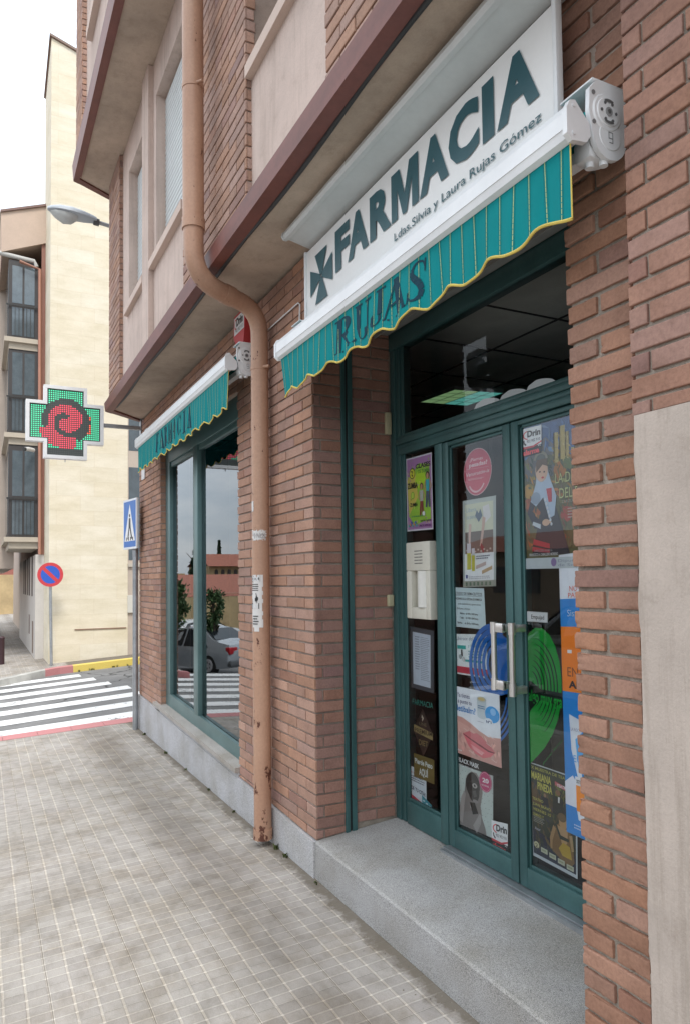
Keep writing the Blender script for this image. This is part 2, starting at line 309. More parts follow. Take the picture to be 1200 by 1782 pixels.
# ---- text and flat prints
_tc = {}
def glyphs(s, bold=0., shear=0.):
    k = (s, bold, shear)
    if k not in _tc:
        cu = bpy.data.curves.new('t', 'FONT'); cu.body = s; cu.offset = bold; cu.shear = shear; cu.resolution_u = 3
        o = bpy.data.objects.new('t', cu); COL.objects.link(o)
        dg = bpy.context.evaluated_depsgraph_get(); me = o.evaluated_get(dg).to_mesh()
        me.calc_loop_triangles(); vs = [v.co.copy() for v in me.vertices]; ts = [tuple(t.vertices) for t in me.loop_triangles]
        o.evaluated_get(dg).to_mesh_clear(); bpy.data.objects.remove(o); bpy.data.curves.remove(cu)
        x0 = min(v.x for v in vs); x1 = max(v.x for v in vs)
        _tc[k] = ([(v.x-x0, v.y) for v in vs], ts, x1-x0)
    return _tc[k]
CAPH = .73
class Art:
    """flat print: u to the right 0..1, v down 0..1, layers stacked towards the viewer"""
    def __init__(s, fn, step=.0004): s.fn = fn; s.mb = MB(); s.k = 0; s.step = step
    def quad(tl, tr, br, bl, nrm=(0, -1, 0), step=.0004):
        tl, tr, br, bl, n = map(Vector, (tl, tr, br, bl, nrm))
        return Art(lambda u, v, h: (tl*(1-u)+tr*u)*(1-v)+(bl*(1-u)+br*u)*v+n*h, step)
    def poly(s, pts, col, up=True):
        if up: s.k += 1
        s.mb.face([s.fn(u, v, s.k*s.step) for u, v in pts], col)
    def rect(s, u0, v0, u1, v1, col, up=True): s.poly([(u0, v1), (u1, v1), (u1, v0), (u0, v0)], col, up)
    def ell(s, u, v, a, b, col, n=24, a0=0, a1=360, up=True):
        s.poly([(u+a*math.cos(R(a0+(a1-a0)*i/n)), v-b*math.sin(R(a0+(a1-a0)*i/n))) for i in range(n+(a1-a0 < 360))], col, up)
    def ring(s, u, v, a, b, t, col, a0=0, a1=360, n=36, c2=None, up=True):   # t: thickness as a share of a and b
        if up: s.k += 1
        for i in range(n):
            p, q = (R(a0+(a1-a0)*(i+j)/n) for j in (0, 1)); e = 1-t
            s.mb.face([s.fn(u+a*e*math.cos(p), v-b*e*math.sin(p), s.k*s.step), s.fn(u+a*math.cos(p), v-b*math.sin(p), s.k*s.step),
                       s.fn(u+a*math.cos(q), v-b*math.sin(q), s.k*s.step), s.fn(u+a*e*math.cos(q), v-b*e*math.sin(q), s.k*s.step)], col)
    def text(s, t, u0, v0, u1, v1, col, bold=0., shear=0., rot=0.):   # caps fill the box u0..u1, v0 (top)..v1 (baseline)
        vs, ts, w = glyphs(t, bold, shear); s.k += 1; su = (u1-u0)/w; sv = (v1-v0)/CAPH
        s.mb.raw([s.fn(u0+x*su, v1-y*sv+rot*(x*su), s.k*s.step) for x, y in vs], ts, col)
    def lines(s, u0, v0, u1, v1, n, col, th=.45, rnd=True):   # small print as broken dashes
        s.k += 1
        for i in range(n):
            v = v0+(v1-v0)*i/n; h = (v1-v0)/n*th; u = u0; end = u1-(random.random()*.25*(u1-u0) if rnd else 0)
            while u < end:
                w = min(end-u, (u1-u0)*random.uniform(.05, .16))
                s.mb.face([s.fn(u, v+h, s.k*s.step), s.fn(u+w, v+h, s.k*s.step), s.fn(u+w, v, s.k*s.step), s.fn(u, v, s.k*s.step)], col); u += w+(u1-u0)*.02
    def stroke(s, pts, col, up=True):    # pts: (u, v, half width u, half width v)
        L_, R_ = [], []
        for i, (u, v, w) in enumerate(pts):
            a = pts[max(0, i-1)]; b = pts[min(len(pts)-1, i+1)]; dx, dy = b[0]-a[0], b[1]-a[1]; l = math.hypot(dx, dy) or 1
            L_.append((u-dy/l*w, v+dx/l*w)); R_.append((u+dy/l*w, v-dx/l*w))
        if up: s.k += 1
        for i in range(len(pts)-1): s.mb.face([s.fn(*p, s.k*s.step) for p in (L_[i], L_[i+1], R_[i+1], R_[i])], col)
    def build(s, name, m, parent=None): return s.mb.build(name, m, parent)

# ------------------------------------------------------------------ ground
def smooth(a, b, x):
    t = max(0, min(1, (x-a)/(b-a))); return t*t*(3-2*t)
def gz(x, y):
    g = .05+.02*smooth(-5, -6.5, x)-.02*smooth(-10, -13, x)
    yy = max(-3.2, min(3.5, y)); return g*yy - .012*max(0, min(14, -x)) - .15*max(0, min(7.5, -x-10.9))*(1-smooth(-2.0, -1.3, y))
def sheet(name, x0, x1, y0, y1, dz, m, nx=40, ny=40, lab=None, kind='structure', parent=None, skew=0):
    b = MB(); vs = []
    for i in range(nx+1):
        for j in range(ny+1):
            x = x0+(x1-x0)*i/nx; y = y0+(y1-y0)*j/ny; x += skew*(y-y0)
            vs.append((x, y, gz(x, y)+dz))
    b.raw(vs, [(i*(ny+1)+j, (i+1)*(ny+1)+j, (i+1)*(ny+1)+j+1, i*(ny+1)+j+1) for i in range(nx) for j in range(ny)])
    o = b.build(name, m, parent, smooth=True)
    if not parent: tag(o, kind=kind)
    return o
KX = -5.42
sheet('ground', -400, 300, -400, 300, -.14, M['asphalt'], 180, 180)
road = sheet('road', -60, KX, -40, 40, -.022, M['asphalt'], 120, 160)
road2 = sheet('main_road', KX-.02, 30, -12, -3.3, -.10, M['asphalt'], 60, 20)
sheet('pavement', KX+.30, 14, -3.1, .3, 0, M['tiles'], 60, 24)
kb = MB()
for j in range(12):
    y0, y1 = -3.1+j*.35, -3.1+(j+1)*.35-.004; xs = KX
    kb.hexa([(x, y, gz(x, y)-.12) for x, y in ((xs, y0), (xs+.296, y0), (xs+.296, y1), (xs, y1))], [(x, y, gz(x, y)+.003) for x, y in ((xs, y0), (xs+.296, y0), (xs+.296, y1), (xs, y1))])
tag(kb.build('red_kerb', M['redkerb']), kind='structure')
kb = MB()
for i in range(22):
    x0, x1 = KX+.3+i*.8, KX+.3+(i+1)*.8-.006
    kb.hexa([(x, y, gz(x, y)-.2) for x, y in ((x0, -3.29), (x1, -3.29), (x1, -3.104), (x0, -3.104))], [(x, y, gz(x, y)+.004) for x, y in ((x0, -3.29), (x1, -3.29), (x1, -3.104), (x0, -3.104))])
tag(kb.build('street_kerb', M['concrete']), kind='structure')
zb = MB()
for k in range(7):
    xa = -5.52-k*.80; w = .40; ye = .62-.16*k if k < 3 else .45-.13*(k-2.2)
    ye = [1.2, 1.0, .75, .5, .33, .2, .05][k]; n = 28
    for j in range(n):
        a, c = -5.4+(ye+5.4)*j/n, -5.4+(ye+5.4)*(j+1)/n; rag = lambda y, s: .012*noise.noise(Vector((y*5, s+k, 0)))
        zb.face([(xa+rag(a, 0), a, gz(xa, a)-.017), (xa+rag(c, 0), c, gz(xa, c)-.017), (xa-w+rag(c, 9), c, gz(xa-w, c)-.017), (xa-w+rag(a, 9), a, gz(xa-w, a)-.017)])
zb.build('crossing_marking', M['paint'], road)
# far corner pavement with its kerb
def far_edge(y): return -11.15 + (0 if y > -.35 else (-.35-y)*.85)
fp = MB()
ys = [-1.75+i*.25 for i in range(43)]
for a, c in zip(ys, ys[1:]):
    fp.face([(far_edge(a)-.2, a, gz(-11.2, a)+.1), (far_edge(c)-.2, c, gz(-11.2, c)+.1), (-40, c, gz(-14, c)+.1), (-40, a, gz(-14, a)+.1)])
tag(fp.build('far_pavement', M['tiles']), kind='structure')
ky, kr, kw = MB(), MB(), MB()
for a, c in zip(ys, ys[1:]):
    b_ = ky if a > -.05 else (kr if a > -.6 or a < -1.6 else kw)
    b_.hexa([(far_edge(a)-.2, a, gz(-11, a)-.1), (far_edge(a), a, gz(-11, a)-.1), (far_edge(c), c, gz(-11, c)-.1), (far_edge(c)-.2, c, gz(-11, c)-.1)],
            [(far_edge(a)-.2, a, gz(-11, a)+.103), (far_edge(a)-.01, a, gz(-11, a)+.1), (far_edge(c)-.01, c, gz(-11, c)+.1), (far_edge(c)-.2, c, gz(-11, c)+.103)])
tag(ky.build('yellow_kerb', M['yellowkerb']), kind='structure'); tag(kr.build('far_red_kerb', M['redkerb']), kind='structure'); tag(kw.build('far_pale_kerb', M['concrete']), kind='structure')

# ------------------------------------------------------------------ bricks
COURSE, BL, JT = .0605, .25, .010
def tone(rng, base=(.40, .24, .178), warm=.5):
    k = rng.uniform(.86, 1.11); w = rng.random(); c = [base[0]*k, base[1]*k*(1+.13*(w-.5)), base[2]*k*(1+.30*(w-.5))]
    if rng.random() < .10: c = [c[0]*.86, c[1]*.84, c[2]*.9]
    if rng.random() < .08: c = [c[0]*1.12, c[1]*1.12, c[2]*1.1]
    return tuple(c)
def bricks(mb, u0, u1, z0, z1, plane, depth=.009, face='-y', base=(.40, .24, .178), phase=0., zmin=None, thick=.0, seed=1, rowoff=0, half=False, jt=JT):
    """courses of bricks on a plane; face -y: u is x; face +x: u is y"""
    rng = random.Random(seed); r0 = int(math.floor(z0/COURSE))
    for r in range(r0, int(math.ceil(z1/COURSE))):
        a, b = r*COURSE+jt*.5, (r+1)*COURSE-jt*.5
        off = phase+(BL/2 if (r+rowoff) % 2 else 0.); k = int(math.floor((u0-off)/BL))-1
        if half and (r+rowoff) % 2: step = BL/2
        else: step = BL
        u = off+k*BL
        while u < u1:
            p, q = u+jt*.5, u+step-jt*.5; u += step
            tcol = tone(rng, base); j = [rng.uniform(-.0013, .0013) for _ in range(9)]
            if q <= u0 or p >= u1: continue
            p, q = max(p, u0), min(q, u1)
            if q-p < .012: continue
            za, zb_ = max(a, z0), min(b, z1)
            if zmin: zl, zr = max(za, zmin(p)), max(za, zmin(q))
            else: zl = zr = za
            if zb_-max(zl, zr) < .006: continue
            pr = j[8]
            c4 = [(p+j[0], zl+j[1]), (q+j[2], zr+j[3]), (q+j[4], zb_+j[5]), (p+j[6], zb_+j[7])]
            if face == '-y':
                F = [(x, plane+pr, z) for x, z in c4]; K = [(x, plane+depth+thick, z) for x, z in c4]
            else:
                F = [(plane+pr, y, z) for y, z in c4]; K = [(plane-depth-thick, y, z) for y, z in c4]
            ch = .0022    # small chamfer ring
            cu, cz = (p+q)/2, (zl+zb_)/2
            I = []
            for (x, z) in c4:
                xx = x+(ch if x < cu else -ch); zz = z+(ch if z < (zb_+min(zl, zr))/2 else -ch)
                I.append((xx, plane+pr, zz) if face == '-y' else (plane+pr, xx, zz))
            F2 = [(f[0], f[1]+ch*.8, f[2]) if face == '-y' else (f[0]-ch*.8, f[1], f[2]) for f in F]
            mb.raw(I+F2+K, [(0, 1, 2, 3)]+[(i+4, (i+1) % 4+4, (i+1) % 4, i) for i in range(4)]+[(i+8, (i+1) % 4+8, (i+1) % 4+4, i+4) for i in range(4)], tcol)

# ------------------------------------------------------------------ pharmacy building
B = thing('pharmacy_building', 'brick corner building with pharmacy shopfront, pinkish render panels and maroon slab edges', 'building')
plz = lambda x: .188-.0265*x if x < 0 else .19
TOPZ = 3.33
XE = -4.72
WX0, WX1 = -3.66, -1.26           # shop window opening
# --- ground-floor brick wall
mb = MB(); mo = MB()
bricks(mb, XE, WX0, 0.1, TOPZ, 0, zmin=lambda x: plz(x)+.004, phase=XE+.0, seed=1)
bricks(mb, WX0, WX1, 2.86, TOPZ, 0, phase=XE, seed=2)
bricks(mb, WX1, 0, .15, TOPZ, 0, zmin=lambda x: plz(x)+.004, phase=0., seed=3)
bricks(mb, 0, 1.88, 2.93, TOPZ, 0, phase=0., seed=4)
mb.build('brick_wall', M['brick'], B)
mo.box(XE+.004, WX0-.006, .009, .3, -.1, TOPZ); mo.box(WX0-.006, WX1+.006, .009, .3, 2.868, TOPZ+.001); mo.box(WX1+.006, -.010, .009, .12, -.1, TOPZ-.001)
mo.box(-.012, 2.4, .0095, .5, 2.938, TOPZ-.002)
mo.build('mortar', M['mortar_dark'], B)
# left jamb of the shop window (faces +x)
mb = MB(); bricks(mb, .010, .058, .3, 2.86, WX0, face='+x', seed=8, phase=.0); mb.build('window_reveal', M['brick'], B)
# entrance left reveal
D = .48
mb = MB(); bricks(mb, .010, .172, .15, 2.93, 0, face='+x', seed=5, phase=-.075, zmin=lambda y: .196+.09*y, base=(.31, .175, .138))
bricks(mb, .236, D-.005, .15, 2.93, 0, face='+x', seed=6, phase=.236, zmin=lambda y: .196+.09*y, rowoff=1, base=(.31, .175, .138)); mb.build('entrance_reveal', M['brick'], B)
mo = MB(); mo.box(-.3, -.009, .121, .60, .1, 2.93); mo.box(-.0085, .0, .1725, .2355, .1, 2.93); mo.build('reveal_mortar', M['mortar'], B)
sc = MB()
sc.bbox(-.004, .012, .170, .194, .205, 2.925, .002); sc.bbox(-.004, .012, .208, .236, .205, 2.925, .002)
sc.build('shutter_channel', M['green'], B)
sd = MB(); sd.box(.0002, .003, .194, .208, .21, 2.92); sd.build('channel_slot', M['dark'], B)
# --- pillar on the right of the entrance
PX0, PX1 = 1.882, 2.118
mb = MB(); rng = random.Random(12)
for r in range(2, 55):
    a, b = r*COURSE+.0058, (r+1)*COURSE-.0058; off = rng.uniform(-.003, .003)
    segs = [(PX0, PX1)] if r % 2 else [(PX0, 1.992), (2.010, PX1)]
    for p, q in segs:
        p += rng.uniform(-.003, .003) + off; q += rng.uniform(-.002, .002); pr = rng.uniform(-.0015, .0015); c = tone(rng, (.355, .20, .142))
        bm = bmesh.new(); bmesh.ops.create_cube(bm, size=1); x0, x1, y0, y1 = p, q, pr, .13
        for w in bm.verts: w.co = Vector(((x0+x1)/2+w.co.x*(x1-x0), (y0+y1)/2+w.co.y*(y1-y0)+rng.uniform(-.0012, .0012), (a+b)/2+w.co.z*(b-a)+rng.uniform(-.0012, .0012)))
        bmesh.ops.bevel(bm, geom=bm.edges[:], offset=.0032, segments=2, profile=.6, affect='EDGES')
        bmesh.ops.subdivide_edges(bm, edges=[e for e in bm.edges if e.calc_length() > .03], cuts=7, use_grid_fill=True)
        bm.verts.index_update()
        for w in bm.verts:
            n = noise.noise(w.co*26); m2 = noise.noise(w.co*90)
            w.co.y += .0016*n+.0008*m2; w.co.z += .0012*noise.noise(w.co*40+Vector((5, 5, 5)))
            e = min(abs(w.co.x-x0), abs(x1-w.co.x), abs(w.co.z-a), abs(b-w.co.z))
            if e < .006 and m2+n > .55: w.co.y += .004
        mb.raw([w.co[:] for w in bm.verts], [tuple(w.index for w in f.verts) for f in bm.faces], c); bm.free()
mb.build('brick_pillar', M['brick'], B, smooth=True)
mo = MB(); n = 130
vs = []; NXX = 14
for i in range(n+1):
    for k in range(NXX+1):
        x = PX0+.008+(PX1-PX0+.10)*k/NXX; z = .1+3.2*i/n; vs.append((x, .0105+.004*noise.noise(Vector((x*30, 0, z*30)))+.003*noise.noise(Vector((x*90, 3, z*90))), z))
mo.raw(vs, [(i*(NXX+1)+k, i*(NXX+1)+k+1, (i+1)*(NXX+1)+k+1, (i+1)*(NXX+1)+k) for i in range(n) for k in range(NXX)])
mo.box(PX0+.009, PX1+.1, .019, .5, .1, 3.3)
mo.build('pillar_mortar', M['mortar'], B)
# projecting pier at the frame's edge: brick above, render below
QX, QY, QZ = 2.182, -.08, 1.958
mb = MB(); bricks(mb, QX, 4.6, QZ, 3.33, QY, phase=QX+.06, seed=14, thick=.03, base=(.37, .215, .165)); mb.build('pier_brick', M['brick'], B)
mo = MB(); mo.box(QX+.008, 4.6, QY+.009, .3, QZ+.002, 3.32); mo.build('pier_mortar', M['mortar'], B)
st = MB(); vs = []; nz_, nx_ = 90, 24
for i in range(nz_+1):
    for k in range(nx_+1):
        z = -.1+(QZ+.1)*i/nz_; x = QX+.012*noise.noise(Vector((1.3, 0, z*9)))+.004*noise.noise(Vector((1, 0, z*40))) if k == 0 else QX+.01+(4.6-QX)*(k-1)/(nx_-1)
        vs.append((x, QY-.003+.004*noise.noise(Vector((x*4, 0, z*4)))+(.012 if k == 0 else 0), z))
st.raw(vs, [(i*(nx_+1)+k, i*(nx_+1)+k+1, (i+1)*(nx_+1)+k+1, (i+1)*(nx_+1)+k) for i in range(nz_) for k in range(nx_)])
st.box(QX+.02, 4.6, QY+.012, .2, -.1, QZ-.004)
st.build('render_panel', M['stucco_near'], B, smooth=True)
rc = MB(); rng = random.Random(3)      # ragged mortar smeared along the corner
for i in range(60):
    z = .1+i*.031+rng.uniform(-.01, .01); h = rng.uniform(.02, .045); w = rng.uniform(.008, .03)
    rc.bbox(PX1+.002, PX1+w+.006, .0-rng.uniform(0, .006), .03, z, z+h, .006)
rc.build('corner_mortar', M['mortar'], B, smooth=True)
# --- plinth
pb = MB(); cuts = [XE-.008, -4.15, -3.45, -2.72, -2.1, -1.45, -.95, -.42, -.003]
for i, (a, b) in enumerate(zip(cuts, cuts[1:])):
    a += .0012; b -= .0012; s_ = .96+.08*((i*37) % 5)/5
    in_win = lambda x: WX0-.1 < x < WX1+.05
    ta, tb = plz(a)-.004, plz(b)-.004
    pb.hexa([(a, -.016, -.3), (b, -.016, -.3), (b, .05, -.3), (a, .05, -.3)], [(a, -.016, ta), (b, -.016, tb), (b, .05, tb), (a, .05, ta)], (s_,)*3)
pb.build('plinth', M['granite_pale'], B)
sb = MB(); a, b = WX0-.2, WX1+.012
sz = lambda x: .358+(-.026)*(x+3.87)
sb.hexa([(a, -.034, sz(a)-.036), (b, -.034, sz(b)-.036), (b, .10, sz(b)-.036), (a, .10, sz(a)-.036)], [(a, -.034, sz(a)-.003), (b, -.034, sz(b)-.003), (b, .10, sz(b)+.006), (a, .10, sz(a)+.006)], (.86, .80, .72))
sb.hexa([(WX0, -.012, .2), (b, -.012, .16), (b, .06, .16), (WX0, .06, .2)], [(WX0, -.012, sz(WX0)-.037), (b, -.012, sz(b)-.037), (b, .06, sz(b)-.037), (WX0, .06, sz(WX0)-.037)], (.9, .9, .9))
sb.build('window_sill', M['granite_pale'], B)
# --- doorstep
ds = MB(); rows = 8
def steptop(x, y): return .190+.092*max(0, y)-.012*max(0, x-1.0)
F = [(-.002, -.012), (2.4, -.012), (2.4, .62), (-.002, .62)]
ds.hexa([(x, y, -.3) for x, y in F], [(x, y+(.006 if y < 0 else 0), steptop(x, y)-.012) for x, y in F])
ds.hexa([(0.0, -.006, .1765), (2.4, -.006, .160), (2.4, .6, .20), (0, .6, .20)], [(0.0, .0, steptop(0, 0)), (2.4, .0, steptop(2.4, 0)), (2.4, .62, steptop(2.4, .62)), (0, .62, steptop(0, .62))], (1.04, 1.04, 1.02))
ds.build('doorstep', M['granite'], B)
# --- soffit, slab edges
def slab(zb, yf, yl, h, x0, x1, cham, name, yw):
    pl = [(x0, yf), (x1, yf), (x1, .02), (cham, .02)]
    s_ = MB(); s_.prism([(x0+.02, yl), (x1-.02, yl), (x1-.02, .05), (cham+.05, .05)], 'z', zb+.02, zb+.12); s_.build('soffit', M['soffit'], B)
    f_ = MB(); w = yl-yf; dx = (cham-x0)/(.02-yf)*w
    f_.hexa([(x0, yf, zb), (x1, yf, zb), (x1, yl, zb), (x0+dx, yl, zb)], [(x0, yf-.012, zb+h), (x1, yf-.012, zb+h), (x1, yl, zb+h), (x0+dx, yl, zb+h)])
    f_.hexa([(x0+.002, yf+.004, zb+.002), (x0+.06, yl, zb+.002), (cham+.06, .02, zb+.002), (cham, .02, zb+.002)], [(x0+.002, yf+.004, zb+h-.002), (x0+.06, yl, zb+h-.002), (cham+.06, .02, zb+h-.002), (cham, .02, zb+h-.002)])
    f_.box(x0+.1, x1, yl+.001, yl+.012, zb+.004, zb+.024, (.8, .7, .7))
    f_.build('slab_edge', M['fascia'], B)
slab(3.33, -.425, -.352, .085, -4.33, 4.8, -4.72, 'slab', -.39)
s2l = at(129, 299, -.74).x
slab(5.73, -.745, -.69, .16, s2l, 4.8, s2l-.45, 'slab', -.72)
# --- first-floor wall
W1, S1 = -.39, -.355
Z1, Z2 = 3.417, 5.745
mb = MB(); mo = MB()
FB = (.42, .27, .21)
for i, (a, b) in enumerate(((-4.33, -3.68), (-1.19, .088), (1.03, 4.8))):
    bricks(mb, a, b, Z1, Z2, W1, seed=20+i, phase=a, base=FB)
    bricks(mb, W1+.010, S1+.02, Z1, Z2, b, face='+x', seed=30+i, phase=W1-.07, base=FB)
    mo.box(a, b-.009, W1+.009, .05, Z1, Z2)
mb.build('upper_brickwork', M['brick'], B); mo.build('upper_mortar', M['mortar_dark'], B)
def panel_with_window(x0, x1, wx0, wx1, wz0, wz1, y, depth, fin=None, shutter='shutter'):
    p = MB(); yb = y+depth
    p.box(x0, x1, y, .04, Z1, wz0); p.box(x0, x1, y, .04, wz1, Z2); p.box(x0, wx0, y, .04, wz0, wz1); p.box(wx1, x1, y, .04, wz0, wz1)
    return p
sb_ = []
wz = 4.12
pA = panel_with_window(-3.69, -2.55, -3.36, -2.62, wz, 5.41, S1, .2)
pA.box(-2.551, -2.30, W1-.002, .03, Z1, Z2); pA.build('render_panel', M['stucco'], B)
pB_ = panel_with_window(-2.299, -1.18, -2.20, -1.25, wz, 5.44, S1+.005, .2); pB_.build('render_panel', M['stucco'], B)
pC = MB(); pC.box(.08, 1.04, S1-.002, -.1, Z1, 4.17); pC.box(.08, 1.04, -.12, -.02, 4.17, Z2); pC.build('render_panel', M['stucco'], B)
for x0, x1, z0 in ((-3.42, -2.56, wz), (-2.285, -1.23, wz), (.09, 1.03, 4.17)):
    s_ = MB(); s_.hexa([(x0, S1-.04, z0-.075), (x1, S1-.04, z0-.075), (x1, -.15, z0-.075), (x0, -.15, z0-.075)], [(x0, S1-.04, z0-.01), (x1, S1-.04, z0-.01), (x1, -.15, z0+.008), (x0, -.15, z0+.008)])
    s_.build('window_sill', M['stucco_light'], B)
for x0, x1, z0, z1 in ((-3.36, -2.62, wz, 5.41), (-2.20, -1.25, wz, 5.44)):
    w = MB(); k = int((z1-z0)/.042)
    for i in range(k):
        z = z0+i*.042; w.prism([(-.265, z), (-.276, z+.010), (-.276, z+.034), (-.265, z+.041), (-.15, z+.041), (-.15, z)], 'x', x0+.001, x1-.001)
    w.build('roller_shutter', M['shutter'], B)
# --- second floor
mb = MB(); Z3, Z4 = 5.895, 10.2; W2 = -.72
xb = at(143, 150, W2).x
bricks(mb, s2l, xb, Z3, Z4, W2, seed=41, phase=s2l, base=FB); bricks(mb, W2+.01, W2+.05, Z3, Z4, xb, face='+x', seed=42, base=FB)
bricks(mb, s2l+3.2, s2l+5.2, Z3, Z4-2.4, W2, seed=43, base=FB)
mb.build('upper_brickwork', M['brick'], B)
mo = MB(); mo.box(s2l, xb-.009, W2+.009, 0, Z3, Z4); mo.box(s2l+3.2, s2l+5.2, W2+.009, 0, Z3, Z4); mo.build('upper_mortar', M['mortar_dark'], B)
st = MB(); st.box(xb-.01, s2l+3.2, W2+.045, 0, Z3, Z4-.01); st.box(s2l+5.2, 4.8, W2+.045, 0, Z3, Z4-.01); st.build('render_panel', M['stucco'], B)
s_ = MB(); p = at(152, 70, W2); s_.box(p.x, p.x+1.1, W2-.01, W2+.1, p.z, p.z+.1); s_.build('window_sill', M['stucco_light'], B)
# --- mass behind
bk = MB(); bk.box(XE+.03, 4.8, .05, 7, 3.335, 10.1); bk.box(XE+.01, XE+.29, .3, 7, -.2, 3.33); bk.box(-4.72, 4.8, 6.0, 7, -.2, 3.33); bk.box(2.4, 4.8, .3, 6, -.2, 3.33)
bk.build('rear_wall', M['stucco'], B)

# --- shop window
FY = .052
sw = thing('x', '', ''); bpy.data.objects.remove(sw)
fb, ft = .375, 2.87
fr = MB(); g = M['green_light']
glz = lambda px, py: at(px, py, FY+.02).z
f0, f1 = WX0+.002, WX1-.002
gl0, gl1 = at(293, 1205.5, FY).z, at(412.8, 1295.4, FY).z
def rz(x, za, zb): return za+(zb-za)*(x-at(293, 1205, FY).x)/(at(412.8, 1295, FY).x-at(293, 1205, FY).x)
bt = lambda x: rz(x, gl0, gl1); bb = lambda x: sz(x)+.002
mxa, mxb = at(337.5, 1000, FY).x, at(345, 1000, FY).x
fr.hexa([(f0, FY, bb(f0)), (f1, FY, bb(f1)), (f1, FY+.06, bb(f1)), (f0, FY+.06, bb(f0))], [(f0, FY, bt(f0)), (f1, FY, bt(f1)), (f1, FY+.03, bt(f1)), (f0, FY+.03, bt(f0))])
fr.bbox(f0, at(296, 1000, FY).x, FY-.001, FY+.06, bt(f0)-.02, ft-.101, .004); fr.bbox(f1-.07, f1, FY-.001, FY+.06, bt(f1)-.02, ft-.101, .004)
fr.bbox(f0, f1, FY-.002, FY+.06, 2.70, ft, .004); fr.bbox(mxa, mxb, FY-.004, FY+.055, bt(mxa)-.01, 2.70, .004)
fr.bbox(f0+.05, f1-.05, FY+.012, FY+.05, 2.655, 2.699, .003)
shopwin = fr.build('shop_window', g, B, smooth=True)
gg = MB(); gg.face([(f0+.03, FY+.034, bt(f0)-.01), (f1-.03, FY+.034, bt(f1)-.01), (f1-.03, FY+.034, 2.71), (f0+.03, FY+.034, 2.71)])
gg.build('glass_pane', M['glass'], shopwin)
rs = MB(); rs.box(f1-.085, f1-.05, FY+.028, FY+.030, .45, .78, (.8, .78, .78)); rs.build('paper_strip', M['art'], shopwin)

# --- entrance joinery
GY = D+.018
cols_up = {k: at(k, 895, D).x for k in (683, 705, 756, 764, 776, 867, 881, 884, 898, 906)}
XA, XB = 0.003, .125            # left jamb
XC0, XC1 = .438, .502           # mullion between side panel and door
GZ0, GZ1 = .345, 2.202
fr = MB()
JB = [(XA, .03), (.034, .0), (.06, .012), (.075, .0), (.108, .0), (XB, .012)]
fr.bbox(XA, .052, D, D+.07, .238, 2.92, .003); fr.bbox(.052, .092, D+.008, D+.06, .238, 2.85, .002); fr.bbox(.092, XB, D+.014, D+.06, .238, 2.85, .002)
fr.bbox(XC0, XC1, D-.001, D+.07, .238, 2.225, .003)
fr.bbox(XB-.01, XC0+.01, D+.002, D+.05, .238, GZ0+.012, .003); fr.bbox(XB-.005, XC0+.005, D+.014, D+.045, GZ0+.0125, GZ0+.028, .003)
fr.bbox(.092, 1.95, D-.003, D+.07, 2.228, 2.262, .003); fr.bbox(.092, 1.95, D+.004, D+.07, 2.2625, 2.285, .003); fr.bbox(.06, 1.95, D-.004, D+.07, 2.2855, 2.318, .003); fr.bbox(.09, 1.95, D+.008, D+.06, 2.3185, 2.34, .003)
fr.bbox(.0, 1.95, D-.006, D+.07, 2.83, 2.925, .004)
fr.bbox(.06, .078, D+.012, D+.05, 2.33, 2.84, .002)
ent = fr.build('entrance_frame', M['green'], B, smooth=True)
gp = MB(); gp.face([(XB-.03, GY, GZ0), (XC0+.01, GY, GZ0), (XC0+.01, GY, 2.23), (XB-.03, GY, 2.23)]); gp.build('side_glass', M['door_glass'], ent)
gp = MB(); gp.face([(.05, GY, 2.31), (1.95, GY, 2.31), (1.95, GY, 2.85), (.05, GY, 2.85)]); gp.build('transom_glass', M['transom_glass'], ent)
sl_ = MB(); sl_.box(0, 1.9, D-.10, D-.012, 2.921, 2.9295); sl_.box(0, 1.9, D-.10, D-.09, 2.895, 2.9205); sl_.build('shutter_slot', M['slot'], B)
th = MB(); th.box(XC1, 1.95, D-.035, D+.03, .22, .245); th.box(XC1, 1.95, D-.052, D-.04, .22, .238); th.build('threshold', M['galv'], B)
def leaf(x0, x1, flip, label=None):
    d = MB(); z0, z1 = .248, 2.222; s0 = .060; s1 = .062
    d.bbox(x0, x0+s0-.012, D+.001, D+.055, z0, z1, .0035); d.bbox(x0+s0-.0118, x0+s0, D+.012, D+.05, z0+.08, z1-.03, .002)
    d.bbox(x1-s1+.012, x1, D+.001, D+.055, z0, z1, .0035); d.bbox(x1-s1, x1-s1+.0118, D+.012, D+.05, z0+.08, z1-.03, .002)
    d.bbox(x0+s0-.014, x1-s1+.014, D+.002, D+.054, z0, GZ0-.012, .0035); d.bbox(x0+s0, x1-s1, D+.013, D+.05, GZ0-.0115, GZ0+.003, .002)
    d.bbox(x0+s0-.014, x1-s1+.014, D+.002, D+.054, GZ1-.0, z1, .0035); d.bbox(x0+s0, x1-s1, D+.013, D+.05, GZ1-.014, GZ1-.0005, .002)
    o = d.build('door', M['green'], B, smooth=True)
    q = MB(); q.face([(x0+.05, GY, GZ0-.01), (x1-.05, GY, GZ0-.01), (x1-.05, GY, GZ1+.01), (x0+.05, GY, GZ1+.01)]); q.build('door_glass', M['door_glass'], o)
    return o
L1X0, L1X1, L2X0, L2X1 = .505, 1.020, 1.027, 1.56
leaf1 = leaf(L1X0, L1X1, 0); leaf2 = leaf(L2X0, L2X1, 1)
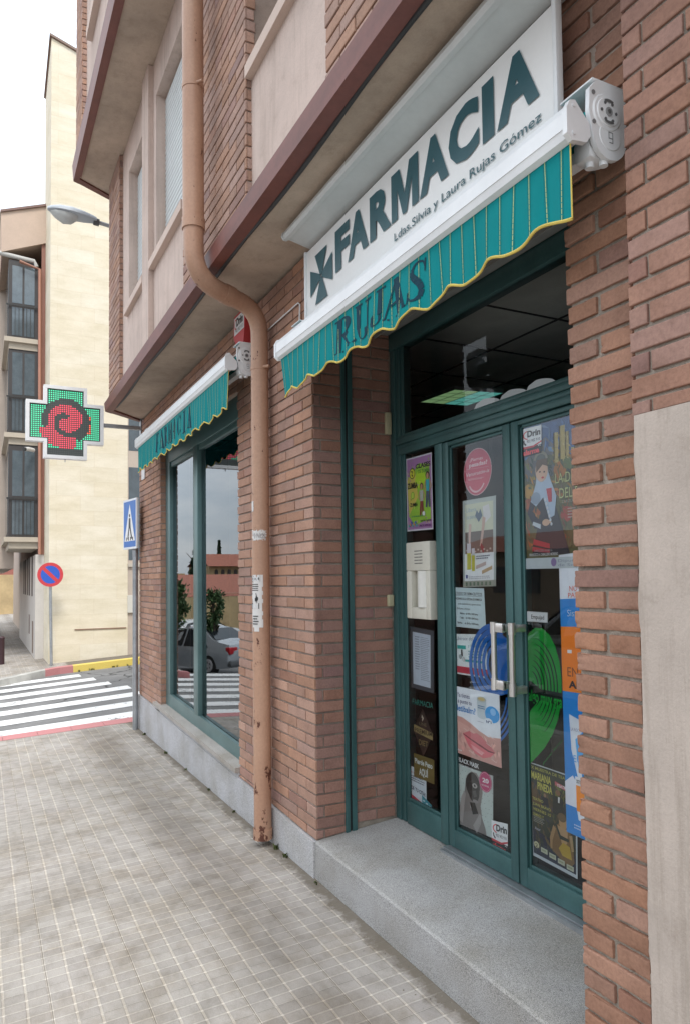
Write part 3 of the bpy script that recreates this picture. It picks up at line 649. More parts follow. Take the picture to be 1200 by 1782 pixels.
def handle(hx, hz0, hz1, leafo, dirn):
    h = MB(); y = D-.065
    h.tube([(hx, y, hz0), (hx, y, hz1)], .0125, 20); 
    h.tube([(hx, y, hz0+.0), (hx, y, hz0+.05)], .0155, 20); h.tube([(hx, y, hz1-.05), (hx, y, hz1)], .0155, 20)
    for z in (hz0+.024, hz1-.024): h.bbox(hx-.012+dirn*.0, hx+.012+dirn*.05, y-.004, y+.016, z-.02, z+.02, .004); h.bbox(hx+dirn*.05-.012, hx+dirn*.05+.012, y, D+.004, z-.016, z+.016, .004)
    h.build('handle', M['steel'], leafo, smooth=True)
ha = at(855, 1082, D-.065); hb = at(858, 1200, D-.065); handle(ha.x+.01, hb.z, ha.z, leaf1, 1)
ha = at(889, 1084, D-.065); hb = at(891, 1212, D-.065); handle(ha.x, hb.z, ha.z, leaf2, 0)

# ------------------------------------------------------------------ shop interior
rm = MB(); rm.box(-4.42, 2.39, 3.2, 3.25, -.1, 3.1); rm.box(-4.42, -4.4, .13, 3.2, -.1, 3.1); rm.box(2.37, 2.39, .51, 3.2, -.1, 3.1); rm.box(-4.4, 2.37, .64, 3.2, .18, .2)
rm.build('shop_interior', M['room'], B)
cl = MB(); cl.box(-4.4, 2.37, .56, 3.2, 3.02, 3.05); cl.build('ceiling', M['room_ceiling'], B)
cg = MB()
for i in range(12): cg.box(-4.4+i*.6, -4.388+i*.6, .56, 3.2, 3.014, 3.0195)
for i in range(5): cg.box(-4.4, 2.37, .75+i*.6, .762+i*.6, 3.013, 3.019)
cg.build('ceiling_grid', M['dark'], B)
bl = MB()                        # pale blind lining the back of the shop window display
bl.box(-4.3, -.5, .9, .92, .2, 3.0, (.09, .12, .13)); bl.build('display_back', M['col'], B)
# ceiling light seen through the transom
cc = [(730, 700), (790, 678), (875, 684), (812, 706)]
lt = thing('ceiling_light', 'greenish square ceiling light seen through the dark transom', 'ceiling light', (-.55, 1.9, 2.98))
pts = []
for x, y in cc:
    r = _ray(x, y); t = (2.985-CAM.z)/r.z; pts.append(CAM+r*t)
a = Art.quad(pts[1], pts[2], pts[3], pts[0], (0, 0, -1))
f_ = MB(); f_.hexa([p for p in pts], [p+Vector((0, 0, .03)) for p in pts]); f_.build('housing', M['white_metal'], lt)
for i in range(4):
    for j in range(4):
        c_ = (.07, .12, .055) if i < 2 else (.035, .14, .12)
        a.rect(i*.25+.012, j*.25+.012, i*.25+.238, j*.25+.238, c_, up=(i+j == 0))
a.build('diffuser', M['lit'], lt)
for i, (px, py) in enumerate(((612, 0), (0, 0), (0, 0))): pass
for i, (px, py) in enumerate(((852, 708), (898, 693), (946, 676))):
    c = at(px, py, 1.15); h = thing('dome_lamp', ['white dome lamp nearest the vertical strip behind the transom', 'middle white dome lamp showing above the transom bar', 'white dome lamp showing above the transom beside the brick pillar'][i], 'lamp', c, 'dome lamps inside the shop')
    d = MB(); prof = [(.005, .07), (.05, .062), (.085, .035), (.10, 0), (.10, -.02)]; n = 20; vs = []
    for r_, z in prof:
        for k in range(n): vs.append((c.x+r_*math.cos(2*math.pi*k/n), c.y+r_*math.sin(2*math.pi*k/n), c.z-.02+z))
    d.raw(vs, [(i_*n+k, i_*n+(k+1) % n, (i_+1)*n+(k+1) % n, (i_+1)*n+k) for i_ in range(len(prof)-1) for k in range(n)], (.45, .48, .5)); d.build('lamp_shade', M['lampshade'], h, smooth=True)
    d = MB(); d.tube([(c.x, c.y, c.z-.35), (c.x, c.y, c.z-.04)], .012, 8, (.1, .1, .1)); d.build('stand', M['col'], h)
# shelves of boxes inside
sh = thing('shelf_unit', 'dim shelf unit of medicine boxes behind the doors', 'shelf', (1.0, 2.7, .2))
q = MB(); rng = random.Random(5)
for k in range(6): q.box(-.6, 2.3, 2.3, 2.7, .35+k*.38, .375+k*.38, (.16, .14, .12))
for x in (-.6, .35, 1.3, 2.26): q.box(x, x+.03, 2.31, 2.69, .2, 2.4, (.14, .12, .1))
q.build('frame', M['col'], sh)
q = MB()
for k in range(6):
    x = -.55
    while x < 2.2:
        w = rng.uniform(.04, .11); h = rng.uniform(.1, .28); cc_ = rng.choice([(.5, .5, .5), (.3, .35, .4), (.4, .1, .1), (.5, .45, .3), (.1, .2, .3), (.55, .55, .5), (.1, .3, .2)])
        q.box(x, x+w-.006, 2.32+rng.uniform(0, .1), 2.6, .376+k*.38, .376+k*.38+h, tuple(v_*.45 for v_ in cc_)); x += w
q.build('boxes', M['col'], sh)['kind'] = 'stuff'
q = MB(); q.bbox(.1, 1.5, 1.5, 1.9, .2, 1.15, .02, (.22, .2, .17)); q.bbox(.05, 1.55, 1.45, 1.95, 1.151, 1.19, .01, (.4, .4, .4))
tag(q.build('counter', M['col']), 'plain shop counter in the dark behind the doors', 'counter')

# ------------------------------------------------------------------ FARMACIA sign with hood
SY = -.085
sgn = thing('pharmacy_sign', 'long white FARMACIA sign board with dark green letters under a grey hood', 'shop sign', (1, SY, 3))
sx0, sx1 = at(533, 500, SY).x, at(968, 100, SY).x
szb, szt = 2.74, 3.235
b = MB(); b.bbox(sx0, sx1, SY+.002, SY+.016, szb, szt, .004); b.build('board', M['board'], sgn, smooth=True)
e = MB(); e.bbox(sx1-.012, sx1+.006, SY-.008, SY+.018, szb, szt+.003, .004); e.build('frame', M['white_metal'], sgn, smooth=True); e = MB(); e.bbox(sx0-.012, sx0+.006, SY-.008, SY+.018, szb, szt+.003, .004); e.build('frame', M['white_metal'], sgn, smooth=True)
# letters: placed on the board plane from their corners in the photograph
LC = (.014, .085, .105)
class Lay:
    def __init__(s, Y): s.Y = Y
def board_text(t, pl, pr, bold, name, m, parent, Y=SY, shear=0., col=(1, 1, 1), serif=False):
    """pl=(top px, bottom px) of the left end, pr likewise of the right end"""
    TL, BL_ = at(*pl[0], Y), at(*pl[1], Y); TR, BR = at(*pr[0], Y), at(*pr[1], Y)
    a = Art.quad(TL, TR, BR, BL_, (0, -1, 0), .0025)
    a.text(t, 0, 0, 1, 1, col, bold, shear); return a.build(name, m, parent)
z_t, z_b = 3.168, 2.905
def put_text(t, x0, x1, zb, zt, Y, bold, name, m, parent, shear=0., hor=0.):
    a = Art.quad((x0, Y, zt), (x1, Y, zt), (x1, Y, zb), (x0, Y, zb), (0, -1, 0), .0022); a.text(t, 0, 0, 1, 1, (1, 1, 1), bold, shear); return a.build(name, m, parent)
fx0, fx1 = at(583, 470, SY).x, at(942, 160, SY).x
fzb = at(583, 474, SY).z; fzt = at(583, 405, SY).z
E_ = dict(fx0=fx0, fx1=fx1, fzb=fzb, fzt=fzt, r_zb=at(942, 165, SY).z, r_zt=at(912, 82, SY).z)
print('SIGN', E_, 'sx', sx0, sx1)
a = Art(lambda u, v, h: Vector((u, SY-h, v)), .0022)
for ch, p0, p1 in (('F', 582.7, 606.7), ('A', 604.5, 639.5), ('R', 643, 679.5), ('M', 681, 727.5), ('A', 730.5, 780.5), ('C', 782, 834.5), ('I', 842, 861.5), ('A', 867.5, 942)):
    q0, q1 = at(p0, 360, SY).x, at(p1, 300, SY).x; vs_, ts_, w_ = glyphs(ch, .02 if ch == 'M' else .05); a.k = 1
    y0_ = min(v[1] for v in vs_); y1_ = max(v[1] for v in vs_)
    if ch == 'M':
        a.mb.face([a.fn(q0+x*(q1-q0), 2.992+y*.198, .0022) for x, y in ((0, 0), (.23, 0), (.23, .60), (.43, 0), (.57, 0), (.77, .60), (.77, 0), (1, 0), (1, 1), (.68, 1), (.5, .42), (.32, 1), (0, 1))], (1, 1, 1)); continue
    a.mb.raw([a.fn(q0+x*(q1-q0)/w_, 2.992+(y-y0_)*(.198)/(y1_-y0_), .0022) for x, y in vs_], ts_)
a.build('main_lettering', M['letter'], sgn)
gx0, gx1 = at(686, 415, SY).x, at(942, 205, SY).x
print('SUB', gx0, gx1, at(686, 418, SY).z, at(942, 212, SY).z, at(942, 190, SY).z)
put_text('Ldas.Silvia y Laura Rujas Gómez', gx0, gx1, 2.913, 2.947, SY, .006, 'small_lettering', M['letter'], sgn)
# cross pattee with a swoosh cut
x0, x1 = at(541, 500, SY).x, at(579, 480, SY).x; cz, hh = at(561, 478, SY).z, .125; cxm = (x0+x1)/2; hw = (x1-x0)/2
a = Art(lambda u, v, h: Vector((cxm+u*hw, SY-.0005-h, cz-v*hh)), .002)
for k in range(4):
    c, s_ = math.cos(k*math.pi/2), math.sin(k*math.pi/2); pp = [(-.08, -.06), (-.62, -1), (0, -.72) if k == 0 else (0, -1), (.62, -1), (.08, -.06)]
    pp = [(-.08, -.05), (-.55, -1), (.55, -1), (.08, -.05)]
    a.poly([(x*c-y*s_, x*s_+y*c) for x, y in pp][::-1], (1, 1, 1), up=(k == 0))
a.build('cross_emblem', M['letter'], sgn)
# hood
hy, hzf = -.2, 3.285
hb_ = MB(); hx0, hx1 = at(497, 413, hy).x, at(865, 0, hy).x+.12
prof = [(-.02, 3.275), (-.02, 3.30), (hy+.01, 3.325), (hy-.012, 3.312), (hy-.016, 3.293), (hy-.006, 3.277), (hy+.014, 3.276), (hy+.02, 3.288), (-.06, 3.262)]
hb_.prism(prof, 'x', hx0, sx1+.02); hb_.prism([(p[0]-(0 if p[0] > -.1 else .004), p[1]) for p in prof], 'x', hx0-.012, hx0-.001); hood = hb_.build('hood', M['hood'], sgn)

# ------------------------------------------------------------------ awnings
TEAL = (.0, .235, .245)
def serif_letters(art, spec):   # simple thick and thin roman capitals; box u0..u1, v0..v1
    for ch, u0, u1, v0, v1 in spec:
        col = (.012, .05, .075); W, H = u1-u0, v1-v0
        P = lambda x, y: (u0+x*W, v1-y*H)
        def q(*pts): art.poly([P(*p) for p in pts], col, up=False)
        def arc(cx, cy, rx, ry, a0, a1, t0, t1, n=14):
            for i in range(n):
                f0, f1 = i/n, (i+1)/n; A, B_ = R(a0+(a1-a0)*f0), R(a0+(a1-a0)*f1)
                def th(a_): return t1+(t0-t1)*abs(math.cos(a_))**1.5
                e0, e1 = th(A), th(B_)
                q((cx+rx*math.cos(A), cy+ry*math.sin(A)), (cx+(rx-e0)*math.cos(A), cy+(ry-e0*.35)*math.sin(A)), (cx+(rx-e1)*math.cos(B_), cy+(ry-e1*.35)*math.sin(B_)), (cx+rx*math.cos(B_), cy+ry*math.sin(B_)))
        sl = lambda y: .12*y      # italic slant
        S = lambda x, y: (x+sl(y), y)
        def bar(x0, x1, y0, y1): q(S(x0, y0), S(x1, y0), S(x1, y1), S(x0, y1))
        if ch in 'RP':
            bar(.10, .38, .04, .96); bar(-.04, .50, 0, .05); bar(-.04, .5, .95, 1)
            arc(.52, .74, .42, .26, -95, 95, .30, .08)
            q(S(.34, .48), S(.34, .54), S(.5, .54), S(.5, .48)); q((.44, .52), (.72, .52), (1.12, .04), (.78, .04)); q((.74, 0), (1.12, 0), (1.12, .05), (.74, .05))
        if ch == 'U':
            bar(.06, .34, .3, .96); bar(0, .42, .95, 1); bar(.72, .79, .3, .96); bar(.6, .95, .95, 1); arc(.48, .3, .35, .3, 180, 360, .2, .07)
        if ch == 'J':
            bar(.42, .72, .25, .96); bar(.3, .95, .95, 1); arc(.34, .22, .38, .24, 180, 360, .22, .08); q((.0, .22), (.2, .2), (.18, .36), (.02, .34))
        if ch == 'A':
            q((.0, .02), (.08, .02), (.62, 1), (.56, 1)); q((.68, .02), (1.0, .02), (.70, 1), (.46, 1)); q((.28, .34), (.78, .34), (.78, .4), (.3, .4)); q((-.08, 0), (.24, 0), (.24, .05), (-.08, .05)); q((.56, 0), (1.04, 0), (1.04, .05), (.56, .05))
        if ch == 'S':
            pts = [(.88, .80), (.80, .93), (.60, .985), (.38, .95), (.25, .82), (.28, .68), (.46, .56), (.66, .44), (.76, .30), (.70, .13), (.5, .03), (.26, .04), (.10, .16), (.06, .28)]
            wd = [.03, .03, .035, .05, .085, .11, .125, .125, .11, .085, .05, .035, .03, .03]
            for i in range(len(pts)-1):
                (ax, ay), (bx, by) = pts[i], pts[i+1]; dx, dy = (bx-ax), (by-ay)*1.4; l = math.hypot(dx, dy)
                nx, ny = -dy/l, dx/l/1.4; w0, w1 = wd[i], wd[i+1]
                q(S(ax-nx*w0, ay-ny*w0), S(bx-nx*w1, by-ny*w1), S(bx+nx*w1, by+ny*w1), S(ax+nx*w0, ay+ny*w0))
            q(S(.84, .70), S(.9, .70), S(.93, .98), S(.86, .98)); q(S(.03, .02), S(.09, .02), S(.12, .32), S(.05, .32))
        if ch in 'FMCI':
            if ch == 'I': bar(.35, .6, .04, .96); bar(.2, .75, 0, .05); bar(.2, .75, .95, 1)
            if ch == 'F': bar(.15, .38, .04, .96); bar(.02, .5, 0, .05); bar(.02, .9, .94, 1); bar(.38, .7, .48, .54); bar(.82, .88, .76, .95); bar(.66, .71, .4, .62)
            if ch == 'C': arc(.52, .5, .48, .5, 40, 320, .24, .06, 22); bar(.82, .88, .7, .95)
            if ch == 'M': bar(.06, .12, .04, .96); q(S(.06, 1), S(.26, 1), S(.52, .15), S(.45, .02)); q(S(.45, .02), S(.5, .02), S(.82, 1), S(.76, 1)); bar(.74, .96, .04, .96); bar(-.05, .22, 0, .045); bar(.66, 1.05, 0, .045)
def awning(name, label, x0, x1, zbar, nsc, drop, texts, fabric_y=-.188):
    A = thing(name, label, 'awning', ((x0+x1)/2, 0, zbar))
    # valance
    zt = zbar-.008; NX = nsc*24; stripes = max(1, int(round((x1-x0)/.0645)))
    def wav(x): return .006*math.sin(x*9.1+.4)+.004*math.sin(x*23)+.003*noise.noise(Vector((x*5, 0, 0)))
    def V(u, w, h=0.):     # u 0..1 along, w 0..1 down
        x = x0+.004+(x1-x0-.008)*u; ln = drop-.024*(.5+.5*math.cos(2*math.pi*(u*nsc)))**.8*1.0
        ln = drop-.030*(.5-.5*math.cos(2*math.pi*(u*nsc)))
        return Vector((x+(.03*w*(1-u*12) if u < 1/12 else 0), fabric_y+wav(x)*w+.004*w*math.sin(x*60)-h, zt-ln*w))
    m = MB(); vs = []; NZ = 8
    for i in range(NX+1):
        for j in range(NZ+1): vs.append(V(i/NX, j/NZ))
    i0 = len(m.v); m.v += [tuple(p) for p in vs]
    for i in range(NX):
        for j in range(NZ): m.f.append((i0+i*(NZ+1)+j, i0+i*(NZ+1)+j+1, i0+(i+1)*(NZ+1)+j+1, i0+(i+1)*(NZ+1)+j)); m.c.append(TEAL)
    val = m.build('valance', M['fabric'], A, smooth=True)
    s_ = MB()
    for k in range(stripes):
        u = (k+.5)/stripes; w_ = .0016/(x1-x0)
        for j in range(12):
            a_, b_ = j/12, (j+1)/12*.985; s_.face([V(u-w_, a_, .0012), V(u-w_, b_, .0012), V(u+w_, b_, .0012), V(u+w_, a_, .0012)], (.42, .52, .25))
            b2 = .006/(x1-x0)
            for o_ in (-b2, b2): s_.face([V(u+o_-w_*.35, a_, .0011), V(u+o_-w_*.35, b_, .0011), V(u+o_+w_*.35, b_, .0011), V(u+o_+w_*.35, a_, .0011)], (.02, .16, .15))
    s_.build('stripes', M['fabric'], val)
    t_ = MB(); t_.tube([V(i/NX, 1.0)+Vector((0, 0, -.001)) for i in range(NX+1)], .0045, 6); t_.tube([V(1, w/6) for w in range(7)], .0022, 6); t_.build('scalloped_trim', M['trim'], val, smooth=True)
    a = Art(lambda u, v, h: V(u, v, .0022+h), .0003)
    serif_letters(a, texts); a.build('lettering', M['fabric'], val)
    # front bar
    pr = [(-.163, zbar-.004), (-.19, zbar-.012), (-.206, zbar-.004), (-.214, zbar+.02), (-.214, zbar+.062), (-.204, zbar+.084), (-.185, zbar+.092), (-.163, zbar+.084), (-.158, zbar+.04)]
    b_ = MB(); b_.prism(pr, 'x', x0, x1); b_.box(x0, x1, -.2155, -.213, zbar+.018, zbar+.021, (.8,)*3); b_.build('front_bar', M['white_metal'], A)
    for xx, s in ((x1, 1), (x0, -1)):
        c_ = MB(); pc = [(-.135, zbar+.012), (-.15, zbar-.01), (-.20, zbar-.016), (-.218, zbar+.0), (-.218, zbar+.068), (-.206, zbar+.09), (-.188, zbar+.095), (-.165, zbar+.07), (-.14, zbar+.045)]
        c_.prism(pc, 'x', xx+.0005*s, xx+.017*s)
        for yy, z_ in ((-.194, zbar+.078), (-.196, zbar+.004)): c_.cyl((xx+.018*s, yy, z_), 'x', .005, .004, 12, (.15, .15, .15))
        c_.build('bar_end_cap', M['col'] if False else M['white_metal'], A)
    # fabric roll, rear box, arms
    r_ = MB(); r_.tube([(x0+.02, -.09, zbar+.08), (x1-.01, -.09, zbar+.08)], .036, 20, TEAL); r_.box(x0+.03, x1-.01, -.165, -.10, zbar+.070, zbar+.073, TEAL); r_.build('fabric_roll', M['fabric'], A, smooth=True)
    a_ = MB()
    for k in (0, 1):
        xa, xb_ = (x1-.05, x1-.95) if k else (x0+.05, x0+.95); xb_ = min(max(xb_, x0+.1), x1-.1)
        a_.hexa([(xa, -.115, zbar-.018), (xa, -.075, zbar-.018), (xb_, -.115, zbar-.018), (xb_, -.145, zbar-.018)][::-1], [(xa, -.115, zbar+.012), (xa, -.075, zbar+.012), (xb_, -.115, zbar+.012), (xb_, -.145, zbar+.012)][::-1])
    a_.build('folding_arm', M['white_metal'], A)
    # side brackets
    for xx, s in ((x1+.006, 1), (x0-.004, -1)):
        p_ = MB(); zt_ = zbar+.172; zb_ = zbar-.036
        out = [(-.006, zt_-.004), (-.112, zt_-.002), (-.138, zt_-.03), (-.142, zt_-.09), (-.128, zt_-.16)]
        for i in range(9): an = R(200+i*17); out.append((-.068+.058*math.cos(an), zb_+.052+.055*math.sin(an)))
        out.append((-.006, zb_+.05))
        p_.prism(out, 'x', xx, xx+.014*s); p_.bbox(xx-.11 if s > 0 else xx, xx+.012 if s > 0 else xx+.11, -.125, -.004, zt_-.002, zt_+.004, .002)
        p_.tube([(xx+.018*s, -.078, zt_-.085), (xx+.014*s, -.078, zt_-.085)], [.048, .052], 28); p_.tube([(xx+.021*s, -.078, zt_-.085), (xx+.017*s, -.078, zt_-.085)], [.038, .040], 28)
        p_.tube([(xx+.016*s, -.068, zb_+.062), (xx+.013*s, -.068, zb_+.062)], [.038, .040], 28)
        p_.tube([(xx-.03*s, -.10, zb_+.02), (xx-.03*s, -.10, zb_-.012)], .012, 14); p_.tube([(xx-.005*s, -.075, zb_+.015), (xx-.005*s, -.075, zb_-.012)], .012, 14)
        p_.bbox(min(xx-.07*s, xx), max(xx-.07*s, xx), -.13, -.04, zb_+.0, zb_+.08, .025)
        br = p_.build('bracket', M['white_metal'], A, smooth=True)
        k_ = MB(); X_ = xx+.0225*s; cz_ = zt_-.085
        for an in range(0, 360, 60): k_.cyl((X_, -.078+.026*math.cos(R(an)), cz_+.026*math.sin(R(an))), 'x', .0042, .002, 10, (.12,)*3)
        for a0 in (60, 240):
            for i in range(6):
                A0, A1 = R(a0+i*10), R(a0+(i+1)*10)
                k_.face([(X_+.0007*s, -.078+r1*math.cos(q_), cz_+r1*math.sin(q_)) for r1, q_ in ((.026, A0), (.034, A0), (.034, A1), (.026, A1))], (.13,)*3)
        k_.cyl((X_, -.078, cz_), 'x', .012, .003, 16, (.3,)*3); k_.cyl((X_+.001*s, -.078, cz_), 'x', .006, .003, 12, (.1,)*3)
        for yy, z_ in ((-.126, zt_-.04), (-.126, zt_-.12)): k_.cyl((xx+.0155*s, yy, z_), 'x', .006, .002, 12, (.2,)*3)
        # little rounded-square maker's mark
        for (y_a, y_b, z_a, z_b) in ((-.076, -.060, .070, .0722), (-.076, -.0738, .056, .070), (-.062, -.060, .044, .070), (-.076, -.060, .0538, .056), (-.074, -.060, .042, .044)):
            k_.box(xx+.0165*s, xx+.0172*s, y_a, y_b, zb_+z_a, zb_+z_b, (.25,)*3)
        k_.build('bracket_fittings', M['col'], br)
    return A
T = lambda s, u0, u1, v0, v1, gap=.0: [(ch, u0+(u1-u0)*(i+gap/2)/len(s), u0+(u1-u0)*(i+1-gap/2)/len(s), v0, v1) for i, ch in enumerate(s)]
RX = lambda px, py, a, b: (at(px, py, -.19).x-a)/(b-a)
ax0, ax1 = .03, 2.105
u = [RX(p, q, ax0, ax1) for p, q in ((580, 560), (611, 560), (614, 540), (643, 540), (645, 520), (669, 520), (668, 510), (704, 510), (705, 480), (739, 480))]
print('RUJAS', u)
awning('entrance_awning', 'retracted teal awning lettered RUJAS over the pharmacy door', ax0, ax1, 2.705, 9, .205,
       [('R', u[0], u[1], .12, .86), ('U', u[2], u[3], .10, .84), ('J', u[4], u[5], .10, .84), ('A', u[6], u[7], .10, .84), ('S', u[8], u[9], .10, .86)])
bx0, bx1 = -3.80, -.85
uf = [RX(p, q, bx0, bx1) for p, q in ((271, 780), (334, 740))]
awning('window_awning', 'retracted teal awning lettered FARMACIA over the shop window', bx0, bx1, 2.885, 13, .25, T('FARMACIA', uf[0], uf[1], .10, .78, .22))

# ------------------------------------------------------------------ drainpipe
PXX, PR = -.605, .052
dp = thing('drainpipe', 'thick peach painted drainpipe with an elbow under the overhang, rust spots at its foot', 'drainpipe', (PXX, -.09, 0))
def bend(p0, p1, p2, r, n=8):
    p0, p1, p2 = map(Vector, (p0, p1, p2)); a = p1+(p0-p1).normalized()*r; c = p1+(p2-p1).normalized()*r
    return [(a*(1-t)+p1*t)*(1-t)+(p1*(1-t)+c*t)*t for t in [i/n for i in range(n+1)]]
UX = -.455; PR2 = .060
lo, up_ = Vector((PXX, -.072, .03)), Vector((UX, -.515, 10))
k1, k2 = Vector((PXX, -.072, 3.185)), Vector((UX, -.515, 3.255))
b1_, b2_ = bend(lo, k1, k2, .15), bend(k1, k2, up_, .17)
path = [lo, Vector((PXX, -.072, .5)), Vector((PXX, -.072, 1.7))]+b1_+b2_+[Vector((UX, -.515, 3.62)), Vector((UX, -.515, 5)), up_]
m = MB(); m.tube(path, [PR]*(3+len(b1_))+[PR+.003]*len(b2_)+[PR2]*3, 28); m.build('pipe', M['pipe'], dp, smooth=True)
for x_, z, y, r_ in ((UX, 3.56, -.515, PR2), (PXX, .058, -.072, PR), (UX, 7, -.515, PR2)):
    m = MB(); m.tube([(x_, y, z-.03), (x_, y, z+.03)], r_+.0045, 28); m.build('collar', M['pipe'], dp, smooth=True)
m = MB(); q1 = k1.lerp(k2, .5); d_ = (k2-k1).normalized(); m.tube([q1-d_*.03, q1+d_*.03], PR+.006, 28); m.build('collar', M['pipe'], dp, smooth=True)
for x_, z, y, r_ in ((PXX, 2.83, -.072, PR), (UX, 4.35, -.515, PR2)):
    m = MB(); m.tube([(x_+r_*.8, y, z), (x_+r_+.03, y+.03, z)], .009, 10); m.tube([(x_, y, z-.012), (x_, y, z+.012)], r_+.003, 28); m.build('pipe_clamp', M['pipe'], dp, smooth=True)
# paper remains on the pipe
def pipe_art(z0, z1, a0, a1):   # angle measured from the camera-facing direction, degrees
    base = math.atan2(CAM.y+.072, CAM.x-PXX)
    def fn(u, v, h):
        a = base+R(a0+(a1-a0)*u); r = PR+.0016+h; return Vector((PXX+r*math.cos(a), -.072+r*math.sin(a), z1+(z0-z1)*v))
    return Art(fn, .0003)
def torn(a, u0, v0, u1, v1, col, seed=0, amp=.05):
    r_ = random.Random(seed); n = 14
    for i in range(n):
        for j in range(n):
            U, V_ = u0+(u1-u0)*i/n, v0+(v1-v0)*j/n; e = min(i, n-1-i, j, n-1-j)
            if e == 0 and r_.random() < .5: continue
            if e == 1 and r_.random() < .12: continue
            a.mb.face([a.fn(U, V_+(v1-v0)/n, a.k*a.step), a.fn(U+(u1-u0)/n, V_+(v1-v0)/n, a.k*a.step), a.fn(U+(u1-u0)/n, V_, a.k*a.step), a.fn(U, V_, a.k*a.step)], col)
zz = lambda y: at(450, y, -.15).z
WHT = (.66, .64, .62); BLK = (.03, .03, .03)
a = pipe_art(zz(1102), zz(1000), -78, 12); torn(a, 0, 0, 1, 1, WHT, 2); a.k += 1
a.text('pisos', .05, .02, .75, .10, BLK, .04); a.rect(.03, .0, .8, .13, BLK); a.text('DOS.', .12, .03, .72, .105, (.7, .7, .7), .05); a.lines(.1, .16, .7, .30, 4, BLK)
a.rect(.0, .32, .5, .35, BLK); a.stroke([(.55, .37, .05), (.5, .43, .06), (.55, .48, .04)], BLK); a.stroke([(.4, .44, .03), (.65, .42, .03)], BLK)
a.rect(.03, .50, .72, .60, BLK); a.text('1005', .1, .52, .68, .58, (.7, .7, .7), .05); a.lines(.2, .72, .7, .9, 4, BLK)
tag(a.build('torn_flyer', M['art']), 'torn black and white flyer with 1005 pasted round the drainpipe', 'flyer')
a = pipe_art(zz(938), zz(919), -70, 40); torn(a, 0, 0, 1, 1, WHT, 5); a.k += 1; a.stroke([(.1+.08*i, .3+.3*(i % 2), .03) for i in range(10)], (.3, .28, .27)); a.text('5 NOS', .2, .35, .9, .8, (.32, .3, .3), .01)
tag(a.build('paper_scrap', M['art']), 'scribbled white paper scrap wrapped on the drainpipe above the flyer', 'paper scrap')
a = pipe_art(zz(886), zz(866), -80, -50); torn(a, 0, 0, 1, 1, WHT, 7)
tag(a.build('paper_scrap', M['art']), 'small blank white scrap high on the left side of the drainpipe', 'paper scrap')

# ------------------------------------------------------------------ small fittings on the wall
ab = thing('alarm_box', 'red and white hexagonal alarm siren box behind the drainpipe elbow', 'alarm box', (-1.0, -.03, 2.95))
c0 = at(423, 571, -.05); m = MB(); hx = [(-.105, .10), (.105, .10), (.12, .02), (.075, -.13), (-.04, -.15), (-.12, -.03)]
m.prism([(c0.x+x, c0.z+z) for x, z in hx], 'y', -.075, -.004, (.5, .045, .05)); m.build('housing', M['col'], ab)
a = Art.quad((c0.x-.10, -.076, c0.z+.085), (c0.x+.10, -.076, c0.z+.085), (c0.x+.10, -.076, c0.z-.03), (c0.x-.10, -.076, c0.z-.03)); a.rect(0, 0, 1, 1, (.7, .7, .7)); a.ring(.16, .4, .12, .3, .3, (.6, .05, .05), 60, 300); a.text('Drin', .24, .1, .9, .55, (.02, .02, .02), .05); a.text('902 902 910', .15, .68, .9, .9, (.1, .1, .1)); a.build('label', M['art'], ab)
def cable(name, label, pts, r, m='dark', cat='cable', col=(1, 1, 1)):
    b = MB(); b.tube(pts, r, 8, col); return tag(b.build(name, M[m], None, smooth=True), label, cat)
pts = [(x, -.348+.006*math.sin(x*3), 3.338-.011*abs(math.sin(x*2.3))) for x in [-4.1+i*.12 for i in range(66)]]
cable('cable', 'black cable clipped along the underside of the maroon slab edge', pts, .011)
for i, x in enumerate((-3.4, -2.0, -.1, .75, 1.35)):
    pass
q1, q2, q3 = at(463, 577, -.012), at(519, 527, -.012), at(521, 562, -.012)
cable('wire', 'thin pale wire looping to the left end of the door awning', [q1, q2, at(522, 530, -.012), q3], .004, 'white_metal', 'wire')
q1, q2 = at(405, 622, -.012), at(436, 598, -.012); cable('wire', 'short pale wire between the window awning and the drainpipe', [q1, q2], .004, 'white_metal', 'wire')
for i, (px, py0, py1, lab) in enumerate(((678.5, 719, 757, 'upper yellowed contact box on the entrance brick reveal'), (677, 1035, 1055, 'lower yellowed switch box on the entrance brick reveal'))):
    p0, p1 = atx(px, py0, .008), atx(px, py1, .008); m = MB(); m.bbox(.0012, .024, min(D-.035, .44), .475, p1.z, p0.z, .004, (.50, .46, .30)); tag(m.build('contact_box', M['col'], smooth=True), lab, 'contact box', 'yellowed boxes on the entrance reveal')
p = at(250, 822, -.01); m = MB(); m.bbox(p.x-.09, p.x+.06, -.014, -.003, p.z-.075, p.z+.085, .002, (.72, .72, .72)); tag(m.build('notice_plate', M['col']), 'small blank white plate on brick under the window awning end', 'plate')

# ------------------------------------------------------------------ LED cross
LX = -4.58
cr = thing('pharmacy_cross', 'lit LED pharmacy cross with red spiral on green, on a steel arm', 'pharmacy cross', (LX, 0, 3.2))
cyc, czc, W = -.788, 3.236, .385; t_ = .215
def crossout(w, t): return [(-t, -w), (t, -w), (t, -t), (w, -t), (w, t), (t, t), (t, w), (-t, w), (-t, t), (-w, t), (-w, -t), (-t, -t)]
oc = crossout(W, t_); ic = crossout(W-.035, t_-.035)
m = MB(); n = 12; P3 = lambda p, x: (x, cyc+p[0], czc+p[1])
vs = [P3(p, LX) for p in oc]+[P3(p, LX) for p in ic]+[P3(p, LX-.09) for p in oc]+[P3(p, LX-.02) for p in ic]
fs = []
for i in range(n):
    j = (i+1) % n; fs += [(i, j, n+j, n+i), (2*n+i, 2*n+j, j, i), (n+i, n+j, 3*n+j, 3*n+i)]
fs.append(tuple(range(2*n, 3*n))[::-1]); m.raw(vs, fs); m.build('casing', M['white_metal'], cr)
